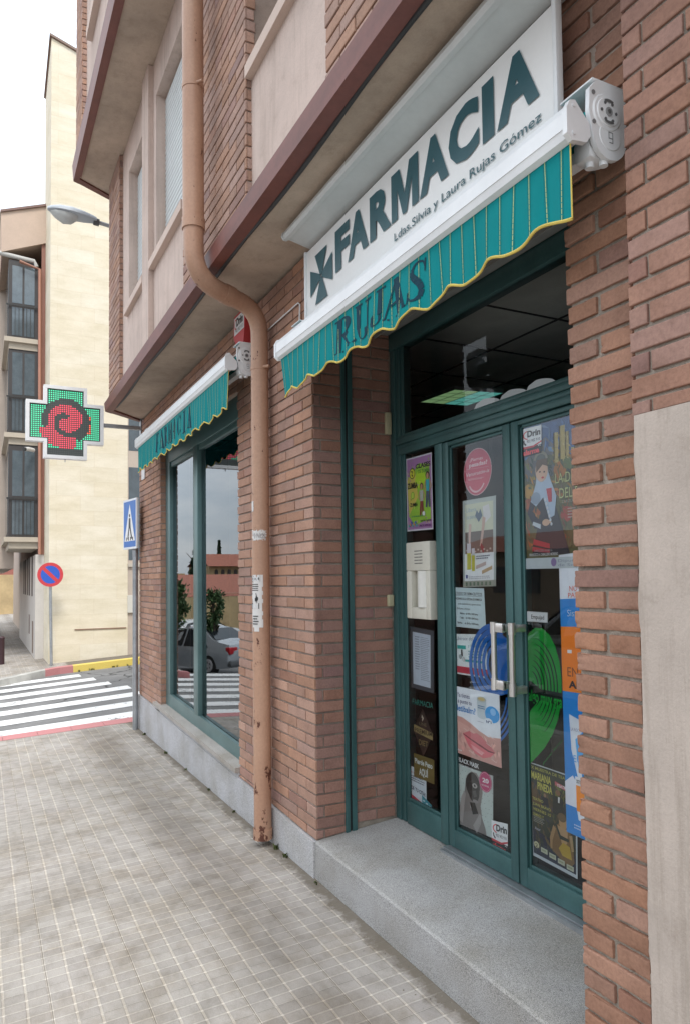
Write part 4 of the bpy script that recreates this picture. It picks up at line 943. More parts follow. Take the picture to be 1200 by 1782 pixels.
m = MB(); m.raw([P3(p, LX-.018) for p in ic], [tuple(range(12))], (.06, .075, .07)); m.build('led_panel', M['col'], cr)
leds = MB(); N = 32; pitch = 2*(W-.045)/N
import cmath
for i in range(N):
    for j in range(N):
        y = (i-N/2+.5)*pitch; z = (j-N/2+.5)*pitch
        if min(abs(y), abs(z)) > t_-.042: continue
        r = math.hypot(y, z)/(W-.04); th = math.atan2(z, y)
        # spiral arm (off), red inside, green outside
        yy, zz_ = y/(W-.04), z/(W-.04); x_ = yy
        rr_ = math.hypot(yy-.02, zz_-.05); an = math.degrees(math.atan2(zz_-.05, yy-.02)) % 360
        off = False
        arm = .10+.52*(((an-60) % 360)/360); 
        if abs(rr_-arm) < .075 and rr_ > .05: off = True
        arm2 = .62+.1*math.sin(R(an))
        if abs(rr_-.60) < .09 and not (200 < an < 300): off = True
        red = rr_ < .62 and not off
        if 200 < an < 300 and rr_ < .85 and yy < .3: red = True and not off
        c_ = (.9, .06, .11) if red else (.07, .72, .38)
        if yy > .55 and -.3 < zz_ < .25 and yy < .72: c_ = (1., .12, .05)
        if zz_ < -.82 or (abs(yy) > .9): off = off or zz_ < -.82
        if off: c_ = (.03, .035, .035)
        h_ = pitch*.30
        leds.face([P3((y-h_, z-h_), LX-.0165), P3((y+h_, z-h_), LX-.0165), P3((y+h_, z+h_), LX-.0165), P3((y-h_, z+h_), LX-.0165)], c_)
leds.build('led_lights', M['led'], cr)
m = MB(); m.bbox(LX-.06, LX-.02, cyc+W, .0, 3.225, 3.265, .003); m.bbox(LX-.075, LX-.005, -.012, -.001, 3.10, 3.42, .003); m.build('support_arm', M['galv'], cr)
m = MB(); m.tube([(LX-.04, cyc, czc-W), (LX-.04, cyc, czc-W-.03)], .005, 8); m.build('drain_stub', M['galv'], cr)

# ------------------------------------------------------------------ street lamp from the building corner
lm = thing('street_lamp', 'grey cobra head street lamp on an arm from the brick corner', 'street lamp', (-5, -.1, 5.6))
ln = 12; LPX = -4.95
y0, y1 = atx(83, 362, LPX).y, atx(168, 385, LPX).y; za, zb = atx(90, 365, LPX).z, atx(168, 386, LPX).z
m = MB(); vs = []; n = 16
prof = [(0, .02, .03), (.08, .06, .05), (.25, .10, .075), (.5, .115, .085), (.75, .095, .075), (.93, .06, .06), (1, .05, .05)]
for t, w, h in prof:
    y = y0+(y1-y0)*t; z = za+(zb-za)*t
    for k in range(n):
        a_ = 2*math.pi*k/n; s_ = math.sin(a_); vs.append((LPX+w*math.cos(a_), y, z+(h*s_ if s_ > 0 else h*.25*s_)))
m.raw(vs, [(i*n+k, i*n+(k+1) % n, (i+1)*n+(k+1) % n, (i+1)*n+k) for i in range(len(prof)-1) for k in range(n)]+[tuple(range(n))[::-1], tuple(range((len(prof)-1)*n, len(prof)*n))], (.42, .46, .50)); m.build('lamp_head', M['col'], lm, smooth=True)
m = MB(); vs = []; prof = [(.06, .03, .01), (.15, .07, .055), (.32, .09, .10), (.48, .085, .085), (.6, .06, .03)]
for t, w, h in prof:
    y = y0+(y1-y0)*t; z = za+(zb-za)*t-.015
    for k in range(n):
        a_ = 2*math.pi*k/n; s_ = math.sin(a_); vs.append((LPX+w*math.cos(a_), y, z+(h*.1*s_ if s_ > 0 else h*s_)))
m.raw(vs, [(i*n+k, i*n+(k+1) % n, (i+1)*n+(k+1) % n, (i+1)*n+k) for i in range(len(prof)-1) for k in range(n)]+[tuple(range(n))[::-1], tuple(range((len(prof)-1)*n, len(prof)*n))], (.55, .57, .56)); m.build('lens_bowl', M['col'], lm, smooth=True)
m = MB(); m.tube([(LPX, y1-.03, zb), (LPX, y1+.03, zb-.005)], .04, 16, (.1, .1, .1)); m.tube([(LPX, y1, zb), (LPX, y1+.5, zb-.06), (LPX+.3, y1+.9, zb-.12)], .022, 14, (.4, .42, .45)); m.build('arm', M['col'], lm, smooth=True)

# ------------------------------------------------------------------ traffic signs
cs = thing('crossing_sign', 'blue square pedestrian crossing sign on a grey pole at the brick corner', 'road sign', (-4.9, -.14, 0))
PYX, PYY = at(236, 1200, -.055).x, -.055
m = MB(); m.tube([(PYX, PYY, -.07), (PYX, PYY, 2.42)], .030, 16); m.build('pole', M['galv'], cs, smooth=True)
SC = Vector((PYX-.02, PYY-.045, at(236, 909, -.1).z)); ang = R(9); dx = Vector((math.cos(ang), math.sin(ang), 0)); nr = Vector((math.sin(ang), -math.cos(ang), 0)); hs = .215
def SP(u, v, h): return SC+dx*(u-.5)*2*hs*.98+Vector((0, 0, -(v-.5)*2*.275))+nr*(.012+h)
m = MB(); m.hexa([SC+dx*a_*hs+nr*b_ +Vector((0, 0, -.275)) for a_, b_ in ((-1, .012), (1, .012), (1, -.008), (-1, -.008))], [SC+dx*a_*hs+nr*b_+Vector((0, 0, .275)) for a_, b_ in ((-1, .012), (1, .012), (1, -.008), (-1, -.008))], (.7, .7, .7)); m.build('plate', M['col'], cs)
a = Art(SP, .0006); BLU = (.04, .16, .48); a.rect(0.0, 0.0, 1, 1, (.75, .76, .78)); a.rect(.05, .04, .95, .96, BLU); a.poly([(.10, .84), (.90, .84), (.5, .10)], (.78, .78, .78))
a.ell(.5, .33, .05, .035, (.02,)*3); a.poly([(.44, .38), (.56, .38), (.58, .58), (.42, .58)], (.02,)*3, up=False)
a.poly([(.42, .57), (.5, .57), (.40, .80), (.32, .80)], (.02,)*3, up=False); a.poly([(.5, .57), (.58, .57), (.70, .80), (.62, .80)], (.02,)*3, up=False)
for k in range(4): a.rect(.22+k*.16, .76, .28+k*.16, .83, (.02,)*3, up=False)
a.build('symbol', M['art'], cs)
np_ = thing('no_parking_sign', 'round red and blue no parking sign on a pole at the far kerb', 'road sign', (-11.6, -.35, 0))
NX_ = -11.6; pc = atx(88, 1000, NX_); rad = .235; pb_ = atx(97, 1166, NX_)
m = MB(); m.tube([(NX_-.03, pc.y+.03, gz(NX_, pc.y)), (NX_-.03, pc.y, pc.z+.2)], .028, 14); m.build('pole', M['galv'], np_, smooth=True)
m = MB(); m.cyl((NX_, pc.y, pc.z), 'x', rad, .012, 36, (.6, .6, .6)); m.build('plate', M['col'], np_)
a = Art(lambda u, v, h: Vector((NX_+.008+h, pc.y+u*rad, pc.z-v*rad)), .001); a.ell(0, 0, 1, 1, (.55, .05, .06), 36); a.ell(0, 0, .74, .74, (.03, .10, .48), 36); a.poly([(-.62, -.42), (-.42, -.62), (.62, .42), (.42, .62)], (.55, .05, .06)); a.build('symbol', M['art'], np_)
for o in list(COL.objects):
    pass
m = MB(); bp = atx(4, 1110, -13); m.tube([(-13, bp.y, gz(-13, bp.y)), (-13, bp.y, bp.z-.03), (-13, bp.y, bp.z), (-13, bp.y, bp.z+.03)], [.05, .05, .06, .03], 14, (.05, .02, .025))
tag(m.build('bollard', M['col'], smooth=True), 'dark maroon bollard on the far pavement at the left edge', 'bollard')

# ------------------------------------------------------------------ far buildings
tw = thing('stone_building', 'tall cream stone clad block across the side street with a sloping top', 'building', (-12, .4, 0))
TX = -12.0; ty0, ty1 = -.372, 1.15; zt0 = atx(88, 65, TX).z; slope = (atx(128, 88, TX).z-zt0)/(atx(128, 88, TX).y-ty0)
m = MB(); zr = lambda y: zt0+slope*(y-ty0)
back = [(TX-1.2, ty0-.02), (TX, ty0-.02)]
pl = [(TX, ty0), (TX, ty1), (TX-1.5, ty1), (TX-1.5, ty0)]
m.raw([(x, y, -.5) for x, y in pl]+[(x, y, zr(y)+(x-TX)*.25) for x, y in pl], [(0, 1, 5, 4), (1, 2, 6, 5), (2, 3, 7, 6), (3, 0, 4, 7), (4, 5, 6, 7)]); m.build('stone_wall', M['cladding'], tw)
m = MB(); e = .04
m.raw([(TX+e, ty0-e, zr(ty0-e)+.01), (TX+e, ty1, zr(ty1)+.01), (TX-1.5, ty1, zr(ty1)-.36), (TX-1.5, ty0-e, zr(ty0)-.36)]+[(TX+e, ty0-e, zr(ty0-e)+.06), (TX+e, ty1, zr(ty1)+.06), (TX-1.5, ty1, zr(ty1)-.31), (TX-1.5, ty0-e, zr(ty0)-.31)],
      [(0, 1, 5, 4), (1, 2, 6, 5), (2, 3, 7, 6), (3, 0, 4, 7), (4, 5, 6, 7), (3, 2, 1, 0)], (.2, .13, .1)); m.build('roof_edge', M['col'], tw)
m = MB(); m.box(TX-5.5, TX-.012, ty1+.001, 7, -.5, 12.5, (.50, .42, .35)); m.build('side_wall', M['col'], tw)
m = MB()
for z0, z1 in ((2.0, 3.95), (4.3, 5.6), (6.4, 8.4), (8.9, 10.9)):
    m = MB(); m.box(TX-.1, TX-.008, ty1+.02, ty1+1.4, z0, z1, (.045, .04, .04)); m.build('window', M['winglass'], tw)
m = MB(); m.box(TX-.01, TX+.03, ty1+.005, ty1+1.6, 1.86, 1.93, (.5, .45, .38)); m.build('window_sill', M['col'], tw)
m = MB(); p0, p1 = atx(222, 1036, TX), atx(236, 1066, TX); m.bbox(TX+.002, TX+.03, p0.y, p1.y+.05, p1.z, p0.z, .005, (.6, .58, .52)); m.build('meter_box', M['col'], tw)
m = MB(); p0, p1 = atx(130, 1096, TX), atx(220, 1093, TX); m.box(TX+.001, TX+.014, p0.y, p1.y, p0.z-.01, p0.z+.012, (.25, .15, .1)); m.build('ledge', M['col'], tw)
m = MB()
for (a_, b_) in ((.06, .42), (.68, 1.1)): m.box(TX+.05, TX+.42, a_, b_, gz(-11.6, a_)+.10, gz(-11.6, a_)+.104+.0, (.16, .08, .06))
m.build('vent_grate', M['col'], tw)

# balconied block behind the tower
bb_ = thing('balcony_building', 'pale apartment block with dark glazed bay windows behind the stone tower', 'building', (-14, -.6, 0))
BX = -13.3
P = lambda x, y: atx(x, y, BX)
yw = P(77, 700).y
m = MB(); WALL = (.50, .41, .34); 
m.box(-30, BX-.01, yw+.02, 8, -.6, P(78, 362).z, WALL); m.build('wall', M['col'], bb_)
BXb = BX-2.2
for i, (yt, yb) in enumerate(((455, 590), (605, 755), (775, 935))):
    top = P(40, yt).z; bot = P(40, yb).z; ya = P(14, yt).y; yb_ = P(67, yt).y
    m = MB(); m.box(BXb, BX, ya+.02, yb_, bot, top, (.05, .045, .045)); w = m.build('bay_window', M['col'], bb_)
    m = MB()
    nn = 2
    for k in range(nn):
        a0 = ya+.09+(yb_-ya-.12)*k/nn; a1 = ya+.05+(yb_-ya-.12)*(k+1)/nn
        hm = bot+(top-bot)*.42
        m.box(BX+.001, BX+.006, a0, a1, hm+.05, top-.12); m.box(BX+.001, BX+.006, a0, a1, bot+.06, hm-.04)
    for k in range(3):
        xa = BXb+.1+k*.7; m.box(xa, xa+.6, ya+.012, ya+.0195, bot+.1, top-.15)
    m.build('pane', M['winglass'], w)
    m = MB(); hm = bot+(top-bot)*.42; m.box(BX+.03, BX+.045, ya-.02, yb_, hm-.02, hm+.015, (.03,)*3)
    for k in range(9): yy = ya+(yb_-ya)*k/8; m.box(BX+.033, BX+.042, yy-.005, yy+.005, bot, hm-.02, (.03,)*3)
    m.build('railing', M['col'], w)
    m = MB(); m.box(BXb-.1, BX+.08, ya-.06, yb_+.02, bot-.10, bot, (.48, .42, .34)); m.box(BXb, BX+.02, ya+.03, yb_, bot-.24, bot-.1005, (.42, .37, .30)); m.build('balcony_slab', M['col'], bb_)
m = MB(); ya = P(3, 430).y; m.prism([(ya, P(3, 440).z), (yw+.03, P(77, 424).z), (yw+.03, P(78, 361).z), (P(2, 372).y, P(2, 372).z)], 'x', BX-3, BX+.06, (.55, .42, .33)); m.build('eave', M['col'], bb_)
m = MB(); m.prism([(P(1, 372).y, P(1, 372).z), (yw+.03, P(78, 361).z), (yw+.03, P(78, 361).z+.05), (P(1, 372).y, P(1, 372).z+.05)], 'x', BX-3, BX+.1, (.2, .12, .1)); m.build('roof', M['col'], bb_)
m = MB(); m.tube([P(0, 440), P(60, 455), P(64, 465)], .05, 10, (.5, .5, .48)); m.build('gutter_pipe', M['col'], bb_, smooth=True)
m = MB(); m.tube([P(34, 458)+Vector((.1, 0, 0)), P(69, 472)+Vector((.1, 0, 0)), P(69, 700)+Vector((.1, 0, 0)), P(69, 965)+Vector((.1, 0, 0))], .035, 10, (.42, .20, .14)); m.build('downpipe', M['col'], bb_, smooth=True)
m = MB(); m.box(BX-.008, BX+.012, P(72, 600).y, yw+.019, P(72, 965).z, P(72, 424).z, (.30, .14, .10)); m.build('brick_strip', M['col'], bb_)
m = MB(); c_ = P(58, 785)+Vector((.1, 0, 0)); m.tube([c_, c_+Vector((.12, -.1, 0)), c_+Vector((.2, -.17, -.02))], .045, 12, (.6, .6, .6)); m.tube([c_+Vector((.2, -.17, -.02)), c_+Vector((.23, -.2, -.025))], .04, 12, (.03,)*3); m.build('camera_housing', M['col'], bb_, smooth=True)
# lower wall running away down the street
wb = MB(); wb.box(BX-12, BX-2.3, P(-40, 700).y-1.2, P(12, 600).y+.25, 1.9, P(5, 378).z+1.2, WALL); wb.build('wing_wall', M['col'], bb_)
lw = MB(); y2 = P(62, 1000).y
lw.prism([(BX+.0, -.5), (BX+.0, P(62, 965).z), (BX-7, P(62, 965).z), (BX-7, -.6)], 'y', y2, y2+.6, (.58, .55, .52)); lw.build('street_wall', M['col'], bb_)
m = MB()
for k, xx in enumerate((-.9, -1.9, -2.6, -3.6, -4.4)): m = MB(); m.box(BX+xx-.22, BX+xx, y2-.012, y2-.001, 1.25, 2.15, (.06, .045, .04)); m.build('window', M['col'], bb_)
m = MB(); m.box(BX-2.2, BX-1.9, y2-.01, y2-.001, .35, .8, (.25, .2, .18)); m.box(BX-.9, BX-.6, y2-.01, y2-.001, .0, .7, (.2, .15, .12)); m.build('window', M['col'], bb_)
fw = MB(); fw.box(-40, -39, -9, 6, -1.5, 2.0); tag(fw.build('garden_wall', M['ochre']), 'long ochre wall far down the street at the left edge', 'wall')
rb = thing('red_brick_building', 'distant red brick block with satellite dishes at the left edge', 'building', (-45, -2, 0))
m = MB(); m.box(-50, -45, -5, 8, -1, 6.2, (.36, .13, .10)); m.build('wall', M['col'], rb)
m = MB()
for k in range(3):
    for j in range(3): m = MB(); m.box(-44.99, -44.95, -4.8+k*1.5, -4.1+k*1.5, 2.4+j*1.2, 3.1+j*1.2, (.08, .07, .07)); m.build('window', M['col'], rb)
for k, (y, z) in enumerate(((-3.9, 3.9), (-3.1, 4.8), (-3.0, 3.2))):
    m = MB(); m.cyl((-44.7, y, z), 'x', .42, .08, 20, (.6, .6, .6)); m.build('satellite_dish', M['col'], rb)

# ------------------------------------------------------------------ posters on the door glass (just behind the panes)
PG = GY+.010
def poster(name, label, cat, tl, tr, br, bl, build, Y=PG, m='window_print', group=None, layers=.0003):
    Y = GY+(Y-GY)*.6; layers *= .4
    c = [at(*p, Y) for p in (tl, tr, br, bl)]; a = Art.quad(*c, (0, -1, 0), layers)
    build(a)
    if a.k*layers > Y-GY-.0002: print('LAYERS', name, a.k, Y-GY)
    o = a.build(name, M[m]); return tag(o, label, cat, group)
W_ = (.74, .75, .76); K_ = (.02, .02, .025)
def daubs(a, u0, v0, u1, v1, n, cols, seed=1, w=.035, l=.07):
    r_ = random.Random(seed); a.k += 1
    for i in range(n):
        u, v = r_.uniform(u0, u1), r_.uniform(v0, v1); an = r_.uniform(-.9, .9)+1.2; du, dv = math.cos(an)*l*r_.uniform(.4, 1), math.sin(an)*l*.7*r_.uniform(.4, 1); ww = w*r_.uniform(.3, 1); c = r_.choice(cols); k = r_.uniform(.75, 1.25)
        p = [(u-du-dv*.3, v-dv), (u+ww*.6, v-ww*.3), (u+du, v+dv), (u-ww*.6, v+ww*.3)]
        if all(u0 <= q[0] <= u1 and v0 <= q[1] <= v1 for q in p): a.mb.face([a.fn(q[0], q[1], a.k*a.step+i*2e-7) for q in p], tuple(x*k for x in c))
def figure(a, cx, cy, s, hair, top, legs, skin=(.5, .28, .18)):
    a.ell(cx, cy-.30*s, .075*s*1.4, .075*s, hair); a.ell(cx, cy-.285*s, .05*s*1.4, .058*s, skin)
    a.poly([(cx-.10*s, cy-.21*s), (cx+.10*s, cy-.21*s), (cx+.085*s, cy+.02*s), (cx-.085*s, cy+.02*s)], top)
    a.stroke([(cx-.11*s, cy-.19*s, .028*s), (cx-.19*s, cy-.06*s, .024*s), (cx-.09*s, cy+.0*s, .02*s)], skin); a.stroke([(cx+.11*s, cy-.19*s, .028*s), (cx+.20*s, cy-.07*s, .024*s), (cx+.10*s, cy+.0*s, .02*s)], skin)
    a.poly([(cx-.09*s, cy+.02*s), (cx+.09*s, cy+.02*s), (cx+.13*s, cy+.34*s), (cx+.04*s, cy+.34*s), (cx, cy+.12*s), (cx-.05*s, cy+.34*s), (cx-.14*s, cy+.34*s)], legs)
def zumba(a):
    a.rect(0, 0, 1, 1, (.72, .70, .72)); a.rect(.03, .02, .97, .98, (.42, .22, .42)); a.poly([(.03, .30), (.5, .10), (.90, .14), (.93, .86), (.3, .92), (.08, .80)], (.32, .52, .06)); a.poly([(.03, .30), (.35, .2), (.45, .55), (.1, .78)], (.62, .50, .12)); a.ell(.55, .32, .2, .12, (.45, .62, .04))
    daubs(a, .04, .04, .95, .97, 60, [(.45, .22, .45), (.36, .5, .1), (.55, .5, .12), (.3, .5, .06)], 9, .03, .05); a.text('CLASES', .38, .105, .95, .165, K_, .04); a.text('DE ZUMBA', .48, .19, .92, .235, (.06, .25, .05), .02); a.ell(.24, .22, .11, .075, K_); a.ell(.24, .22, .095, .064, (.62, .62, .05)); a.stroke([(.2, .19, .012), (.26, .2, .012), (.22, .24, .012), (.27, .26, .012)], K_)
    a.text('ZUMBA', .05, .345, .45, .42, K_, .04); a.ell(.25, .52, .07, .05, (.15, .4, .05)); a.ell(.25, .52, .055, .04, (.5, .62, .1)); a.text('ZUMBA', .14, .62, .44, .67, K_, .03)
    figure(a, .60, .60, .62, (.10, .05, .03), (.45, .45, .42), (.25, .05, .05)); figure(a, .84, .48, .66, (.04, .02, .02), (.05, .38, .45), (.08, .10, .16))
    a.lines(.2, .80, .7, .83, 1, (.1, .3, .1)); a.ell(.68, .78, .05, .03, (.7, .7, .7)); a.text('MARTES Y JUEVES', .55, .865, .95, .885, K_, .03); a.text('¡PRECIO ESPECIAL!', .5, .925, .95, .95, (.12, .02, .15), .04)
    for k in range(7): a.ell(.1+.05*k, .93-.02*(k % 3), .03, .02, [(.1, .4, .4), (.6, .3, .1), (.1, .2, .5)][k % 3])
poster('dance_class_poster', 'green and purple ZUMBA dance class poster with two dancers', 'poster', (706, 799), (750, 787), (753, 921), (708, 925), zumba)
def drin(a):
    a.rect(0, 0, 1, .68, W_); a.rect(0, .68, 1, 1, (.03, .03, .035)); a.poly([(0, .64), (.6, .66), (1, .55), (1, .60), (.6, .73), (0, .72)], (.55, .06, .08)); a.ring(.36, .25, .28, .16, .22, (.6, .07, .08), 100, 260, 16)
    a.text('Drin', .30, .10, .95, .32, K_, .04); a.stroke([(.12, .42, .03), (.14, .52, .03), (.24, .60, .03)], K_); a.text('902 902 910', .27, .42, .93, .52, (.12, .12, .14), .01)
    a.text('alarma', .08, .76, .90, .94, (.80, .10, .12), .05); a.rect(.84, .70, .88, .73, W_); a.rect(.92, .70, .96, .73, W_, up=False)
poster('alarm_sticker', 'white and black Drin alarma sticker in the top corner of the right door', 'sticker', (906, 748), (941, 739), (941, 788), (907, 797), drin, Y=GY+.0045, group='alarm company stickers', layers=.0002)
poster('alarm_sticker', 'white and black Drin alarma sticker in the bottom corner of the left door', 'sticker', (854, 1427), (882.5, 1434), (882.5, 1491), (855, 1475), drin, Y=GY+.006, group='alarm company stickers', layers=.0002)
def piernas(a):
    a.ell(.5, .5, .5, .5, (.66, .45, .47), 40); a.ell(.5, .5, .485, .485, (.52, .075, .13), 40); a.text('¿Piernas', .22, .2, .68, .27, (.75, .6, .62), .01, 0, -.05); a.text('pesadas?', .2, .30, .84, .39, (.75, .6, .62), .03, 0, -.05); a.lines(.12, .42, .9, .435, 1, (.6, .4, .42)); a.text('Venorutón-is', .1, .5, .92, .58, (.75, .62, .64), .01, .2, -.05)
    a.lines(.18, .63, .8, .67, 2, (.7, .5, .52)); a.ring(.48, .6, .33, .34, .12, (.68, .45, .48), 215, 330)
poster('round_sticker', 'round crimson sticker about heavy legs on the left door', 'sticker', (806, 783), (856, 776), (853, 858), (806, 866), piernas)
def legs(a):
    a.rect(0, 0, 1, 1, (.42, .46, .44)); a.rect(.08, .05, .92, .37, (.55, .56, .44)); a.rect(.08, .37, .92, .62, (.16, .12, .10)); a.rect(.06, .62, .94, .93, W_); a.rect(.0, .93, 1, 1, (.35, .35, .30))
    a.text('Libera', .12, .09, .42, .14, (.3, .38, .45)); a.text('tus piernas', .12, .17, .44, .22, (.3, .38, .45), 0)
    a.poly([(.62, .10), (.8, .08), (.86, .22), (.66, .30)], (.62, .6, .6)); a.stroke([(.58, .16, .05), (.5, .22, .05), (.42, .16, .04)], (.12, .16, .22)); a.stroke([(.66, .22, .045), (.62, .38, .035), (.56, .55, .028)], (.55, .38, .32)); a.stroke([(.24, .28, .04), (.22, .42, .035), (.22, .55, .025)], (.58, .42, .36)); a.stroke([(.56, .53, .03), (.66, .60, .03)], (.3, .04, .05))
    for k in range(9): a.rect(.1+k*.09, .57+(.02 if k % 2 else 0), .15+k*.09, .59+(.02 if k % 2 else 0), (.45, .40, .36), up=(k == 0))
    a.rect(.14, .58, .26, .80, (.50, .48, .08)); a.rect(.14, .50, .26, .61, (.55, .57, .62)); a.rect(.29, .61, .38, .82, (.50, .46, .06)); a.rect(.29, .56, .38, .64, (.55, .57, .62))
    a.lines(.42, .65, .86, .70, 2, (.2, .2, .25)); a.poly([(.42, .76), (.72, .72), (.72, .76), (.42, .80)], (.5, .4, .38)); a.poly([(.6, .82), (.9, .77), (.9, .81), (.6, .86)], (.5, .36, .22)); a.rect(.1, .86, .16, .90, (.1, .12, .3)); a.lines(.2, .88, .9, .92, 2, (.5, .5, .52))
    for k in range(7): a.rect(.1+k*.12, .945, .15+k*.12, .985, (.14, .20, .14), up=(k == 0))
poster('leg_care_poster', 'tall poster with dancing legs and yellow bottles on the left door', 'poster', (804, 872), (862, 862), (862, 1020), (805, 1022), legs)
def hours(a):
    a.rect(0, 0, 1, 1, (.55, .64, .66)); a.text('COLEGIO DE FARMACEUTICOS', .08, .11, .93, .18, K_, .015); a.rect(.08, .2, .93, .207, K_); a.text('HORARIO DE LA OFICINA DE FARMACIA', .10, .25, .92, .31, K_, .015)
    a.text('queda establecido de la siguiente forma:', .16, .38, .88, .43, K_, .0); a.text('De Lunes a Viernes:', .12, .50, .55, .55, K_, .0); a.text('· Mañana:   de 9:45 a 14:00 horas', .2, .62, .78, .67, K_, .01); a.text('· Tarde:      de 17:00 a 20:00 horas', .2, .73, .78, .78, K_, .01); a.text('Sábados:      de 10:15 a 14:00 horas', .12, .86, .78, .91, K_, .01)
poster('opening_hours_notice', 'pale printed opening hours notice headed COLEGIO DE FARMACEUTICOS', 'notice', (787, 1022), (841, 1024), (845, 1096), (789, 1090), hours)
def lib(a):
    a.rect(0, 0, 1, 1, (.70, .74, .74)); a.text('Libérate del exceso', .08, .06, .95, .15, (.12, .13, .2), 0, .15); a.text('y la hinchazón', .45, .24, .95, .31, (.12, .3, .28), 0, .1); a.lines(.45, .4, .9, .6, 3, (.2, .4, .4)); a.rect(.12, .28, .38, .37, (.03, .33, .30)); a.stroke([(.25, .38, .02), (.25, .55, .03)], K_); a.ell(.2, .56, .05, .06, (.3, .33, .33)); a.ell(.3, .62, .05, .06, (.5, .52, .52)); a.rect(.35, .62, .85, .67, (.03, .33, .32)); a.rect(0, .80, 1, .96, (.48, .04, .07))
poster('small_health_poster', 'white notice with a red foot band behind the blue rings', 'poster', (787, 1103), (846, 1104), (848, 1181), (791, 1172), lib, Y=GY+.012)
def rings(a, col, d, m):
    a.k = 1
    for k in range(6): a.ring(.36+.02*k if m else .5+.03*k, .30, (.36-.05*k) if not m else .42-.06*k, .30-.035*k, .055/(.36-.04*k)*.36*.55, col, 0, 360, 40, up=False)
def bluerings(a):
    B_ = (.02, .16, .50)
    a.k = 1
    for k in range(6): a.ring(.62+.035*k, .30, .60-.08*k, .30-.036*k, .13+.022*k, B_, 62, 275, 40, up=False)
    a.poly([(.62, .02), (1.02, .12), (1.02, .52), (.62, .56)], B_); a.text('Sentirse', .05, .50, .62, .565, B_, .02, 0, .06)
    for k in range(4): a.ring(.2, .55, .80+.08*k, .30+.04*k, .05, B_, 300, 360, 14)
poster('blue_ring_decal', 'blue concentric ring decal lettered Sentirse on the left door glass', 'decal', (814, 1085), (882, 1085), (882, 1320), (814, 1310), bluerings, Y=GY+.0068, m='vinyl', layers=.0002)
def greenrings(a):
    G = (.012, .33, .045); D_ = (.01, .02, .015)
    a.k = 1
    sp = [(0, .10), (.12, .05), (.3, .015), (.5, .02), (.7, .07), (.85, .15), (.96, .27), (1.0, .40), (.97, .54), (.88, .66), (.72, .77), (.5, .87), (.28, .94), (.08, 1.0), (0, 1.0)]
    a.poly(sp, G)
    # dark crescents between the rings
    for k in range(7):
        r1 = .93-.105*k; r2 = r1-.040; a.k += (k == 0)
        for (s0, s1) in ((-62, 78), ):
            n = 26
            for i in range(n):
                A, B_ = R(s0+(s1-s0)*i/n), R(s0+(s1-s0)*(i+1)/n)
                t0, t1 = abs(math.sin(math.pi*i/n))**.6, abs(math.sin(math.pi*(i+1)/n))**.6; e0, e1 = r1-(r1-r2)*t0, r1-(r1-r2)*t1
                q_ = lambda r, an: a.fn(.12+.84*r*math.cos(an), .44-.40*r*math.sin(an)*.98, a.k*a.step)
                a.mb.face([q_(e0, A), q_(r1, A), q_(r1, B_), q_(e1, B_)], D_)
    a.poly([(0, .42), (.06, .40), (.16, .40), (.30, .43), (.42, .455), (.99, .475), (.98, .565), (.45, .535), (.34, .545), (.16, .60), (.0, .66)], D_)
    a.text('algo muy gra', .07, .455, 1.0, .54, (.02, .42, .06), .02, 0, .04)
    a.text('punto farma', .45, .965, .98, .99, (.02, .3, .05), 0, 0, -.35)
poster('green_ring_decal', 'large green ring decal lettered algo muy gra on the right door glass', 'decal', (912, 1090), (974, 1086), (980, 1340), (917, 1328), greenrings, Y=GY+.0042, m='vinyl', layers=.0002)
def lips(a):
    a.rect(0, 0, 1, 1, (.72, .74, .77)); a.poly([(0, .44), (.18, .45), (.35, .50), (.55, .58), (.75, .63), (1, .60), (1, 1), (0, 1)], (.60, .36, .32)); a.poly([(0, .50), (.3, .56), (.55, .66), (.5, .9), (0, .86)], (.66, .43, .38))
    daubs(a, .02, .62, .98, .98, 70, [(.62, .38, .34), (.64, .41, .36), (.58, .34, .31), (.66, .44, .4)], 12, .06, .1)
    a.text('¿Ya tienes', .04, .085, .36, .15, (.10, .11, .2), .01); a.text('a punto tu', .08, .175, .40, .24, (.10, .11, .2), .01); a.text('letibalm?', .06, .27, .48, .36, (.04, .22, .5), .02)
    a.rect(.52, .12, .72, .36, (.55, .60, .63)); a.ell(.62, .36, .10, .035, (.55, .60, .63)); a.ell(.62, .12, .10, .04, (.5, .52, .5)); a.ell(.62, .115, .075, .026, (.62, .50, .26)); a.lines(.54, .21, .70, .27, 2, (.08, .2, .35)); a.ell(.84, .30, .15, .115, (.05, .36, .68)); a.ell(.86, .26, .06, .05, (.3, .55, .78)); a.ell(.76, .41, .085, .05, (.7, .74, .78)); a.text('N°1', .71, .395, .82, .43, (.02, .05, .15), .04); a.lines(.52, .44, .7, .455, 1, (.4, .4, .45))
    a.poly([(.18, .68), (.33, .62), (.42, .64), (.50, .62), (.62, .66), (.82, .77), (.88, .82), (.70, .83), (.5, .77), (.3, .73)], (.60, .21, .23)); a.poly([(.18, .685), (.35, .74), (.55, .79), (.75, .84), (.87, .825), (.78, .90), (.62, .95), (.45, .92), (.30, .84)], (.66, .20, .23)); a.poly([(.34, .80), (.52, .84), (.66, .87), (.58, .91), (.42, .87)], (.74, .36, .38)); a.stroke([(.19, .685, .006), (.36, .735, .010), (.55, .78, .012), (.74, .825, .012), (.87, .825, .005)], (.20, .05, .06))
    for (x, y) in ((.2, .6), (.75, .6), (.7, .72), (.5, .88), (.3, .9), (.8, .92)): a.stroke([(x, y, .004), (x+.1, y+.03, .004), (x+.12, y-.01, .003)], (.74, .6, .58))
    a.text('leti', .05, .93, .14, .955, W_, .02)
